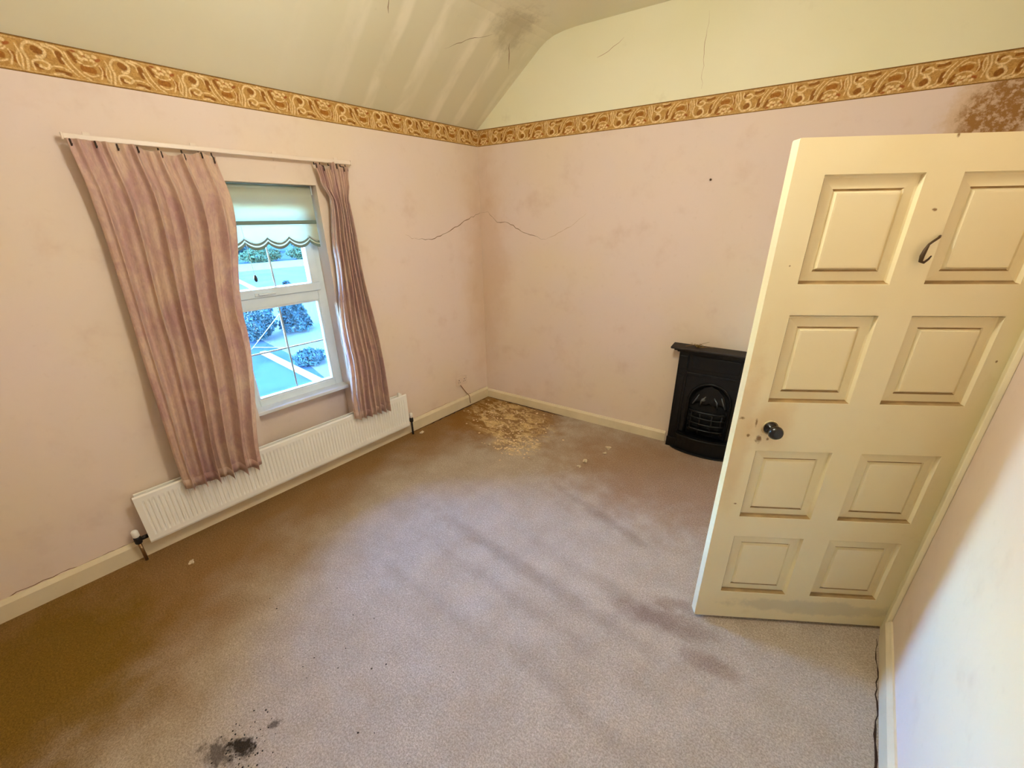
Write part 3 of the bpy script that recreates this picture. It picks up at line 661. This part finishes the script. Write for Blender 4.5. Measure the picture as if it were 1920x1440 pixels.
mb.add([(xs[0],0,0),(xs[0],DT,0),(xs[0],DT,DH_),(xs[0],0,DH_)], [(0,1,2,3)]); mb.add([(DW,0,0),(DW,DT,0),(DW,DT,DH_),(DW,0,DH_)], [(3,2,1,0)])
mb.add([(xs[0],0,0),(DW,0,0),(DW,DT,0),(xs[0],DT,0)], [(0,3,2,1)]); mb.add([(xs[0],0,DH_),(DW,0,DH_),(DW,DT,DH_),(xs[0],DT,DH_)], [(0,1,2,3)])
sl_o = mb.build('stiles_and_rails', M['door'], dr)
bm = bmesh.new(); bm.from_mesh(sl_o.data); bmesh.ops.remove_doubles(bm, verts=bm.verts, dist=1e-5); bmesh.ops.recalc_face_normals(bm, faces=bm.faces); bm.to_mesh(sl_o.data); bm.free()
b_ = sl_o.modifiers.new('bevel','BEVEL'); b_.width = 0.006; b_.segments = 3; b_.limit_method = 'ANGLE'; b_.angle_limit = R(60)
# one moulded panel: sunk groove, flat margin, raised field; both faces
pw, ph = 0.2855, 0.3265
def panel_mesh():
    mb = MB()
    rings = [(0.0,0.0),(0.0005,-0.001),(0.004,-0.014),(0.010,-0.0155),(0.040,-0.0115),(0.043,-0.0150),(0.046,-0.0150),(0.052,-0.0060),(0.058,-0.0055)]
    for sgn, y0 in ((1,0.0),(-1,DT)):
        b = len(mb.v)
        for (ins, d) in rings:
            y = y0-sgn*d
            mb.v += [(ins,y,ins),(pw-ins,y,ins),(pw-ins,y,ph-ins),(ins,y,ph-ins)]
        for k in range(len(rings)-1):
            for e_ in range(4):
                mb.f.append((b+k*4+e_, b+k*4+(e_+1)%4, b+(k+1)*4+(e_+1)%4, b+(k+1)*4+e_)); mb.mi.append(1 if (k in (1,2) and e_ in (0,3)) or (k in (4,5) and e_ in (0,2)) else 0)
        q = b+(len(rings)-1)*4; mb.f.append((q,q+1,q+2,q+3)); mb.mi.append(0)
    return mb
M['groove'] = simple('dirt_and_shade_groove', rgb(168,138,88), 0.7, var=0.3, vscale=20)  # dirt, and shade painted on the sides turned from the light
p0 = panel_mesh().build('panel', [M['doorpanel'], M['groove']], dr); first = True
for (z0, _) in rows:
    for (x0, _) in cols:
        if first: o = p0; first = False
        else: o = p0.copy(); COL.objects.link(o); o.parent = dr
        o.location = (x0, 0, z0)
M['knob'] = simple('black_knob', rgb(16,13,12), 0.22)
M['iron'] = simple('brown_iron_hook', rgb(74,54,28), 0.5, metal=0.4)
M['rosemat'] = simple('painted_rose', rgb(226,206,164), 0.5)
kn = MB(); kn.lathe([(0.004,-0.062),(0.018,-0.060),(0.025,-0.050),(0.0265,-0.042),(0.023,-0.032),(0.012,-0.026),(0.010,-0.012),(0.022,-0.006),(0.024,0.0)], (0.128,0.0,1.022), 'Y', 28)
ko = kn.build('door_knob', M['knob'], dr, True)
mb = MB(); mb.lathe([(0.030,-0.003),(0.028,-0.006),(0.031,0.0)], (0.128,0.0,1.022), 'Y', 24); mb.build('rose', M['rosemat'], ko, True)
kn = MB(); kn.lathe([(0.024,DT),(0.022,DT+0.006),(0.010,DT+0.012),(0.012,DT+0.026),(0.023,DT+0.032),(0.0265,DT+0.042),(0.025,DT+0.050),(0.004,DT+0.062)], (0.128,0.0,1.022), 'Y', 24); kn.build('door_knob', M['knob'], dr, True)
mb = MB(); mb.tube([(0.484,0.002,1.708),(0.478,-0.005,1.704),(0.462,-0.010,1.694),(0.448,-0.014,1.684),(0.441,-0.017,1.668),(0.437,-0.018,1.650),(0.438,-0.018,1.634),(0.448,-0.018,1.630),(0.460,-0.016,1.640),(0.466,-0.015,1.650)], [0.004,0.0035,0.0035,0.0035,0.0055,0.0065,0.0055,0.004,0.003,0.002], 8)
mb.build('coat_hook', M['iron'], dr, True)
for z in (0.22,1.72):
    mb = MB(); mb.tube([(DW+0.004,-0.004,z),(DW+0.004,-0.004,z+0.09)],0.006,10); mb.box(DW-0.028,DW+0.004,-0.0015,0.0005,z,z+0.09); mb.build('hinge', M['doorpanel'], dr)
# door casing
mb = MB()
cy0, cy1 = DY0-0.068, DY1+0.068
mb.box(XW-0.018,XW,DY0-0.068,DY0,0,DZ+0.068); mb.box(XW-0.018,XW,DY1,DY1+0.068,0,DZ+0.068); mb.box(XW-0.018,XW,DY0,DY1,DZ,DZ+0.068)
mb.box(XW,XW+0.14,DY0-0.0005,DY0+0.012,0,DZ); mb.box(XW,XW+0.14,DY1-0.012,DY1+0.0005,0,DZ); mb.box(XW,XW+0.14,DY0,DY1,DZ-0.012,DZ+0.0005)
tag(mb.build('trim_4', M['trim'], bevel=0.004), 'cream door casing beside the hinges of the open door', 'door frame', kind='structure')

# ------------------------------------------------------------------ fireplace
t = MT('black_cast_iron', rgb(5,6,7), 0.32, spec=0.4); t.bump(t.noise(60,3), 0.12, 0.003)
t.l(t.ramp(t.noise(12,4), 0.3, 0.7, 0.28, 0.5), t.b.inputs['Roughness']); M['cast'] = t.m
M['soot'] = simple('sooty_firebox', rgb(8,8,8), 0.9)
M['dusty'] = simple('dusty_black_shelf', rgb(44,35,28), 0.7, var=0.4, vscale=14)
M['steel'] = simple('pale_grey_iron', rgb(120,128,132), 0.3, metal=0.7, var=0.3, vscale=30)  # paler than the black casting, for the hood relief
FS0, FS1 = 1.905, 2.435; FW = FS1-FS0
fo = fp((FS0+FS1)/2, 0.0)
fi = tag(empty('fireplace', fo, A), 'small black cast iron bedroom fireplace half hidden by the door', 'fireplace')
h = FW/2
# outward is local -Y
def fbox(mb, x0, x1, o0, o1, z0, z1): return mb.box(x0, x1, -o1, -o0, z0, z1)
mb = MB(); mb.prism([(-h-0.058,0.862),(-h-0.058,0.880),(h+0.058,0.880),(h+0.058,0.862)], 0.0, -0.135, 'Y'); sh = mb.build('mantel_shelf', M['dusty'], fi, bevel=0.006)
mb = MB(); fbox(mb,-h-0.035,h+0.035,0,0.105,0.846,0.862); fbox(mb,-h-0.015,h+0.015,0,0.085,0.832,0.846); mb.build('shelf_moulding', M['cast'], fi, bevel=0.004)
for sx in (-1, 1):   # jambs with raised fillets
    mb = MB(); a, b = sorted((sx*h, sx*(h-0.075))); fbox(mb,a,b,0,0.055,0,0.832); jb = mb.build('jamb', M['cast'], fi, bevel=0.004)
    mb = MB(); fbox(mb,a+0.016,b-0.016,0.055,0.063,0.12,0.64); fbox(mb,a-0.004,b+0.004,0.055,0.066,0.0,0.085); fbox(mb,a+0.008,b-0.008,0.055,0.064,0.69,0.80); mb.build('jamb_moulding', M['cast'], jb, bevel=0.004)
mb = MB(); fbox(mb,-h+0.075,h-0.075,0,0.050,0.665,0.832); fz = mb.build('frieze', M['cast'], fi)
mb = MB(); fbox(mb,-h+0.10,h-0.10,0.050,0.058,0.70,0.805); mb.build('frieze_panel', M['cast'], fz, bevel=0.006)
mb = MB(); fbox(mb,-h+0.075,h-0.075,0.050,0.060,0.655,0.672); mb.build('frieze_moulding', M['cast'], fz, bevel=0.003)
# arched insert plate
mb = MB(); w = h-0.075; ra = 0.150; zc_ = 0.44; n = 24
outer = [(-w,0.04),(-w,0.66)]+[(-w+2*w*k/n,0.66) for k in range(1,n)]+[(w,0.66),(w,0.04)]
inner = [(-ra,0.04),(-ra,zc_)]+[(ra*math.cos(math.pi-math.pi*k/n), zc_+0.155*math.sin(math.pi*k/n)) for k in range(1,n)]+[(ra,zc_),(ra,0.04)]
vs = [(x,-0.040,z) for x, z in outer]+[(x,-0.040,z) for x, z in inner]+[(x,0.0,z) for x, z in outer]+[(x,0.0,z) for x, z in inner]; m = len(outer)
fs = [(i,i+1,m+i+1,m+i) for i in range(m-1)]+[(m+i,m+i+1,3*m+i+1,3*m+i) for i in range(m-1)]
mb.add(vs, fs); ip = mb.build('arched_plate', M['cast'], fi)
mb = MB(); mb.tube([(x,-0.042,z) for x, z in inner], 0.009, 8); mb.build('arch_moulding', M['cast'], ip, True)
mb = MB(); mb.box(-ra,ra,-0.008,-0.002,0.04,0.60); mb.build('fireback', M['soot'], fi)
# hood with cast relief
mb = MB(); hood = [(-0.135,0.40),(-0.10,0.50),(-0.05,0.555),(0,0.575),(0.05,0.555),(0.10,0.50),(0.135,0.40),(0.08,0.435),(0.03,0.41),(0,0.43),(-0.03,0.41),(-0.08,0.435)]
mb.prism(hood, -0.030, -0.016, 'Y'); hd = mb.build('hood', M['cast'], fi, bevel=0.003)
for sx in (-1,1):
    mb = MB(); mb.tube([(sx*0.118,-0.031,0.405),(sx*0.098,-0.034,0.45),(sx*0.080,-0.034,0.495)], [0.004,0.006,0.003], 8); mb.build('relief_leaf', M['steel'], hd, True)
    mb = MB(); mb.tube([(sx*0.03,-0.031,0.485),(sx*0.055,-0.036,0.45),(sx*0.062,-0.034,0.405)], [0.003,0.008,0.004], 8); mb.build('relief_leaf', M['steel'], hd, True)
mb = MB(); mb.lathe([(0.002,-0.042),(0.012,-0.038),(0.016,-0.032),(0.014,-0.028)], (-0.045,0,0.455), 'Y', 14); mb.build('relief_boss', M['steel'], hd, True)
# bowed grate bars and ash front
def bow(z, wd, dep, k=13): return [(wd*math.sin(a_), -0.042-dep*math.cos(a_), z) for a_ in [(-math.pi/2)+math.pi*i/(k-1) for i in range(k)]]
for z in (0.365,0.315,0.265,0.215):
    mb = MB(); mb.tube(bow(z,0.125,0.045), 0.0075 if z < 0.36 else 0.011, 8); mb.build('grate_bar', M['cast'], fi, True)
for a_ in (-60,-20,20,60):
    x = 0.125*math.sin(R(a_)); y = -0.042-0.045*math.cos(R(a_)); mb = MB(); mb.tube([(x,y,0.19),(x,y,0.375)],0.006,8); mb.build('grate_upright', M['cast'], fi, True)
mb = MB(); fbox(mb,-0.13,0.13,0.006,0.042,0.185,0.20); mb.build('grate_bottom', M['cast'], fi)
mb = MB(); pts = bow(0.0, 0.205, 0.075, 17); k = len(pts)
vs = [(x,y,0.012) for x,y,_ in pts]+[(x*0.97,y*0.985,0.150) for x,y,_ in pts]+[(x*0.9,-0.036,0.012) for x,y,_ in pts]+[(x*0.9,-0.036,0.150) for x,y,_ in pts]
fs = [(i,i+1,k+i+1,k+i) for i in range(k-1)]+[(k+i,k+i+1,3*k+i+1,3*k+i) for i in range(k-1)]+[(i+1,i,2*k+i,2*k+i+1) for i in range(k-1)]+[(0,k,3*k,2*k),(k-1,2*k-1,4*k-1,3*k-1)]
mb.add(vs, fs); af = mb.build('ash_front', M['cast'], fi, False)
mb = MB(); mb.tube([(x*1.01,y-0.003,0.135) for x,y,_ in pts], 0.007, 8); mb.build('ash_front_moulding', M['cast'], af, True)
mb = MB(); pts2 = bow(0.0, 0.245, 0.095, 19); poly = [(x,y) for x,y,_ in pts2]+[(0.245,0.0),(-0.245,0.0)]; mb.prism(poly, 0.0, 0.014, 'Z'); mb.build('hearth_plate', M['cast'], fi, bevel=0.004)

# dry debris on the shelf
M['dry'] = simple('dry_leaf', rgb(136,104,40), 0.8, var=0.4, vscale=60); M['twig'] = simple('dry_twig', rgb(150,112,70), 0.8)
db = tag(empty('dried_plant_debris', fp(2.035,0.880,0.07), A), 'small clump of dried leaf and twig on the mantel shelf', 'debris')
mb = MB()
for k in range(34):
    x, y, z = rng.normal(0,0.026), rng.normal(0,0.016), abs(rng.normal(0,0.010))+0.003; a_ = rng.uniform(0,6.28); L_ = rng.uniform(0.008,0.018); t1 = rng.uniform(-0.5,0.5)
    ca, sa = math.cos(a_)*L_, math.sin(a_)*L_
    mb.add([(x-ca,y-sa,z),(x+sa*0.4,y-ca*0.4,z+0.004),(x+ca,y+sa,z+L_*t1*0.6+0.004),(x-sa*0.4,y+ca*0.4,z+0.003)], [(0,1,2),(0,2,3)])
tag(mb.build('leaf_flakes', M['dry'], db), kind='stuff')
for (a, b) in (((-0.09,-0.02,0.004),(0.02,0.01,0.020)),((-0.02,0,0.006),(0.065,0.012,0.048)),((0.01,-0.02,0.005),(0.10,-0.01,0.016))):
    mb = MB(); mb.tube([a,(Vector(a)+Vector(b))/2+Vector((0,0,0.006)),b],[0.0018,0.0016,0.001],6); mb.build('twig', M['twig'], db)

# ------------------------------------------------------------------ crumbs on the carpet
M['plaster'] = simple('plaster_crumb', rgb(226,206,172), 0.9, var=0.25, vscale=50)
def lump(name, c, r, label, flat=0.55, seed=0):
    rr = np.random.default_rng(seed+1)
    bm = bmesh.new(); bmesh.ops.create_icosphere(bm, subdivisions=2, radius=1.0)
    for v in bm.verts:
        k = 1+0.28*math.sin(v.co.x*4+seed)+0.22*math.sin(v.co.y*5+seed*2)+rr.uniform(-0.12,0.12)
        v.co = Vector((v.co.x*k*r, v.co.y*k*r*0.8, v.co.z*k*r*flat))
    zmin = min(v.co.z for v in bm.verts)
    for v in bm.verts: v.co.z -= zmin+0.001
    me = bpy.data.meshes.new(name); bm.to_mesh(me); bm.free(); me.materials.append(M['plaster'])
    o = bpy.data.objects.new(name, me); COL.objects.link(o); o.location = c; o.rotation_euler.z = seed
    return tag(o, label, 'plaster crumb', 'plaster crumbs on the carpet')
lump('plaster_crumb', (1.505,-0.480,0), 0.022, 'largest pale plaster crumb on open carpet before the fireplace wall', seed=1)
lump('plaster_crumb', (1.50,-0.56,0), 0.017, 'flat tan crumb just in front of the largest plaster crumb', 0.35, seed=2)
lump('plaster_crumb', (1.55,-0.182,0), 0.022, 'tan plaster crumb nearest the skirting left of the fireplace', 0.5, seed=3)
lump('plaster_crumb', (1.565,-0.265,0), 0.014, 'small tan crumb beside the one nearest the skirting', 0.45, seed=4)
lump('plaster_crumb', (0.105,-0.985,0), 0.019, 'tan crumb on the brown carpet beside the radiator pipe', 0.35, seed=5)
lump('plaster_crumb', (0.288,-2.77,0), 0.016, 'tan crumb on the dark carpet under the radiator left end', 0.35, seed=6)
lump('plaster_crumb', (0.735,-0.76,0), 0.014, 'white crumb at the near edge of the plaster litter in the corner', 0.5, seed=7)
# flaked plaster litter in the corner (uncountable)
mb = MB()
for k in range(420):
    if k < 260: x, y = rng.normal(0.55,0.24), rng.normal(-0.28,0.15)
    else: x, y = rng.normal(0.88,0.10), rng.normal(-0.60,0.09)
    if x < 0.05 or y > x*math.tan(A)-0.04: continue
    r_ = rng.uniform(0.003,0.013); n = 5; a0 = rng.uniform(0,6.28); hgt = rng.uniform(0.002,0.006)
    ring = [(x+r_*rng.uniform(0.6,1.2)*math.cos(a0+6.283*q/n), y+r_*rng.uniform(0.6,1.2)*math.sin(a0+6.283*q/n), 0.001) for q in range(n)]
    mb.add(ring+[(x,y,hgt)], [(q,(q+1)%n,n) for q in range(n)])
tag(mb.build('plaster_litter', simple('tan_plaster_flakes', rgb(240,212,166), 0.95, var=0.3, vscale=30)), 'pale flaked plaster litter strewn over the carpet in the far corner', 'plaster flakes', kind='stuff')
mb = MB()
for k in range(90):
    if k < 55: x, y = rng.normal(1.49,0.07), rng.normal(-2.88,0.06)
    else: x, y = rng.normal(1.65,0.35), rng.normal(-2.55,0.35)
    r_ = rng.uniform(0.0015,0.005); n = 5; a0 = rng.uniform(0,6.28)
    ring = [(x+r_*rng.uniform(0.5,1.3)*math.cos(a0+6.283*q/n), y+r_*rng.uniform(0.5,1.0)*math.sin(a0+6.283*q/n), 0.0008) for q in range(n)]
    mb.add(ring+[(x,y,r_*0.7+0.001)], [(q,(q+1)%n,n) for q in range(n)])
tag(mb.build('soot_specks', simple('black_soot_bits', rgb(30,24,16), 0.9)), 'scattered black soot bits on the carpet near the camera', 'soot', kind='stuff')

# ------------------------------------------------------------------ lamps out of view (pendant added to light the room, globe on the landing)
def globe_mat(name, col, st):
    t = MT(name); e = t.n('ShaderNodeEmission'); e.inputs[0].default_value = col+(1,); e.inputs[1].default_value = st; t.l(e.outputs[0], t.out.inputs[0]); return t.m
M['globe'] = globe_mat('fill_opal_globe', LAMP_COLOR, FILL_STRENGTH); M['globe2'] = globe_mat('unseen_opal_globe_landing', LAMP_COLOR, HALL_STRENGTH)
def pendant(loc, zc, drop, r, mat, label):
    e = tag(empty('unseen_pendant_lamp', (loc[0],loc[1],zc)), label, 'lamp')
    mb = MB(); mb.lathe([(0.045,0.0),(0.045,-0.012),(0.030,-0.028),(0.006,-0.034)], (0,0,0), 'Z', 24); mb.build('unseen_ceiling_rose', M['upvc'], e, True)
    mb = MB(); mb.tube([(0,0,-0.03),(0,0,-drop)], 0.003, 8); mb.build('unseen_cord', M['upvc'], e)
    mb = MB(); mb.lathe([(0.008,-drop+0.01),(0.022,-drop),(0.024,-drop-0.05),(0.03,-drop-0.055)], (0,0,0), 'Z', 20); mb.build('unseen_lamp_holder', M['upvc'], e, True)
    mb = MB(); mb.lathe([(0.02 if k == 0 else max(0.001, r*math.sin(math.pi*(0.06+0.94*k/16))), -drop-0.05-r+r*math.cos(math.pi*(0.06+0.94*k/16))) for k in range(17)], (0,0,0), 'Z', 32); mb.build('unseen_globe_shade', mat, e, True)
    return e
pendant((2.10,-1.95), ZC, 0.30, 0.11, M['globe'], 'unseen opal globe pendant added to light the room')
pendant((4.05,-0.15), 2.6, 0.30, 0.11, M['globe2'], 'unseen lit opal globe pendant on the landing outside the door')

# ------------------------------------------------------------------ outside
GZ = -3.0
M['asphalt'] = simple('grey_asphalt', rgb(46,50,52), 0.95, spec=0.0, var=0.2, vscale=0.6)
M['tarmac'] = simple('shade_blue_yard', rgb(32,42,52), 0.95, spec=0.0, var=0.25, vscale=0.8)  # the yard's blue shade beside sunlit concrete is put into its colour
M['concrete'] = simple('pale_concrete', rgb(52,54,52), 0.95, spec=0.0, var=0.1)
M['grass'] = simple('dry_verge_grass', rgb(62,64,36), 0.95, spec=0.0, var=0.25, vscale=2)
M['white'] = simple('white_road_paint', rgb(80,82,82), 0.9, spec=0.0)
M['leafA'] = simple('dark_conifer_leaf', rgb(30,46,50), 0.9, spec=0.0, var=0.35, vscale=5); M['leafB'] = simple('hedge_leaf', rgb(40,54,40), 0.9, spec=0.0, var=0.3, vscale=3)
M['bark'] = simple('bark', rgb(60,48,38), 0.9); M['brickw'] = simple('outside_render', rgb(170,164,150), 0.9)
mb = MB(); mb.box(-140,-0.33,-60,90,GZ-0.1,GZ); tag(mb.build('ground', M['tarmac']), 'tarmac yard below the window, coloured blue grey for its shade', 'ground', kind='structure')
def quad(name, pts, mat, z, label, cat):
    mb = MB(); n = len(pts); mb.add([(x,y,GZ+0.001) for x,y in pts]+[(x,y,GZ+z) for x,y in pts], [tuple(range(n)),tuple(range(n,2*n))]+[(i,(i+1)%n,n+(i+1)%n,n+i) for i in range(n)])
    return tag(mb.build(name, mat), label, cat, kind='structure')
quad('road', [(-24.5,-40),(-47,-40),(-47,80),(-24.5,80)], M['asphalt'], 0.02, 'pale grey road beyond the yard', 'road')
quad('verge', [(-47,-40),(-56,-40),(-56,80),(-47,80)], M['grass'], 0.05, 'yellowish grass verge on the far side of the road', 'verge')
quad('forecourt', [(-12.0,2.9),(-24.5,3.4),(-24.5,30),(-6.0,30),(-5.5,2.4),(-9.0,2.4)], M['concrete'], 0.015, 'pale concrete forecourt right of the kerb', 'forecourt')
def bar3(name, a, b, w, hgt, mat, label, cat):
    a, b = Vector(a), Vector(b); d = (b-a).normalized(); s_ = Vector((-d.y,d.x,0))*w/2
    mb = MB(); mb.add([a+s_,a-s_,b-s_,b+s_,a+s_+Vector((0,0,hgt)),a-s_+Vector((0,0,hgt)),b-s_+Vector((0,0,hgt)),b+s_+Vector((0,0,hgt))],[(0,3,2,1),(4,5,6,7),(0,1,5,4),(1,2,6,5),(2,3,7,6),(3,0,4,7)])
    return tag(mb.build(name, mat), label, cat)
bar3('kerb', (-14.5,2.35,GZ), (-4.0,2.20,GZ), 0.20, 0.10, M['white'], 'white painted kerb between the yard and the forecourt', 'kerb')
for k, (x, y) in enumerate(((-36.0,9.0),)):
    bar3('road_marking', (-31.5,8.3,GZ+0.02), (-42.0,9.8,GZ+0.02), 0.5, 0.004, M['white'], 'long white line painted on the road', 'road marking')
def foliage(name, c, size, n, leaf, mat, label, cat, cone=0.0, seed=3, trunk=0.3, group=None):
    rr = np.random.default_rng(seed); e = tag(empty(name, (c[0],c[1],GZ)), label, cat, group)
    mb = MB(); mb.tube([(0,0,0),(0.02,0,size[2]*trunk),(0,0,size[2]*0.8)],[0.06*size[0],0.05*size[0],0.02*size[0]],8); mb.build('trunk', M['bark'], e)
    vs, fs = [], []
    for k in range(n):
        a_, z = rr.uniform(0,2*math.pi), rr.uniform(0,1)
        rad = (math.sin(math.pi*min(1,max(0.02,z*0.9+0.1)))**0.6 if not cone else (1-z)**0.75+0.08)*rr.uniform(0.55,1.0)**0.4*(1+0.22*math.sin(a_*5+z*9))
        p = np.array([size[0]*rad*math.cos(a_), size[1]*rad*math.sin(a_), size[2]*(0.06+0.94*z)])
        u = rr.normal(size=3); u /= np.linalg.norm(u); w = np.cross(u, rr.normal(size=3)); w /= np.linalg.norm(w)
        L_ = leaf*rr.uniform(0.6,1.3); b = len(vs)
        vs += [tuple(p-u*L_), tuple(p+w*L_*0.35), tuple(p+u*L_), tuple(p-w*L_*0.35)]; fs.append((b,b+1,b+2,b+3))
    o = MB().add(vs, fs).build('foliage', mat, e); return e
foliage('shrub', (-16.7,2.95), (0.80,0.80,2.0), 4200, 0.09, M['leafA'], 'bushy dark green shrub in the yard below the window', 'shrub', seed=3)
foliage('conifer', (-17.0,4.75), (0.62,0.62,2.3), 3600, 0.10, M['leafA'], 'dark pointed conifer right of the bushy shrub outside', 'conifer', cone=1, seed=5)
foliage('low_dark_clump', (-11.7,2.95), (0.50,0.50,0.55), 900, 0.09, M['leafA'], 'low rounded dark clump beside the white kerb outside', 'shrub', seed=8)  # leafy clump stands in for an unidentified dark shape
hed = ['cut hedge section furthest left across the road','cut hedge section second from left across the road','cut hedge section in the middle across the road','cut hedge section second from right across the road','cut hedge section furthest right across the road']
for k in range(5):
    y = 6+k*6.0; e = foliage('hedge', (-57.5,y), (1.0,2.35,1.7), 2200, 0.28, M['leafB'], hed[k], 'hedge', seed=20+k, trunk=0.2, group='hedges across the road')
for k, (x, y, s_) in enumerate(((-72,14,5.0),(-75,22,6.0),(-72,31,5.5),(-78,4,6.5),(-74,40,6))):
    foliage('tree', (x,y), (s_*0.55,s_*0.55,s_), 2600, 0.5, M['leafA'], ['round dark tree behind the middle of the hedge','tall dark tree left of centre behind the hedge','dark tree behind the right end of the hedge','big dark tree behind the left end of the hedge','dark tree beyond the right end of the hedge'][k], 'tree', seed=40+k, group='trees beyond the road')
M['pole'] = simple('white_metal_pole', rgb(84,86,86), 0.9, spec=0.0)
pf = tag(empty('pole_frame', (-14.8,2.9,GZ)), 'white A-shaped pole frame standing in front of the dark shrub outside', 'pole frame')
for a, b in (((-0.7,-0.62,0),(0.1,0.44,1.38)),((0.5,0.30,0),(0.1,0.44,1.38))):
    mb = MB(); mb.tube([a,b],0.014,8); mb.build('pole', M['pole'], pf, True)
mb = MB(); mb.tube([(-0.66,-0.56,0.08),(0.49,0.305,0.08)],0.010,8); mb.build('pole', M['pole'], pf, True)
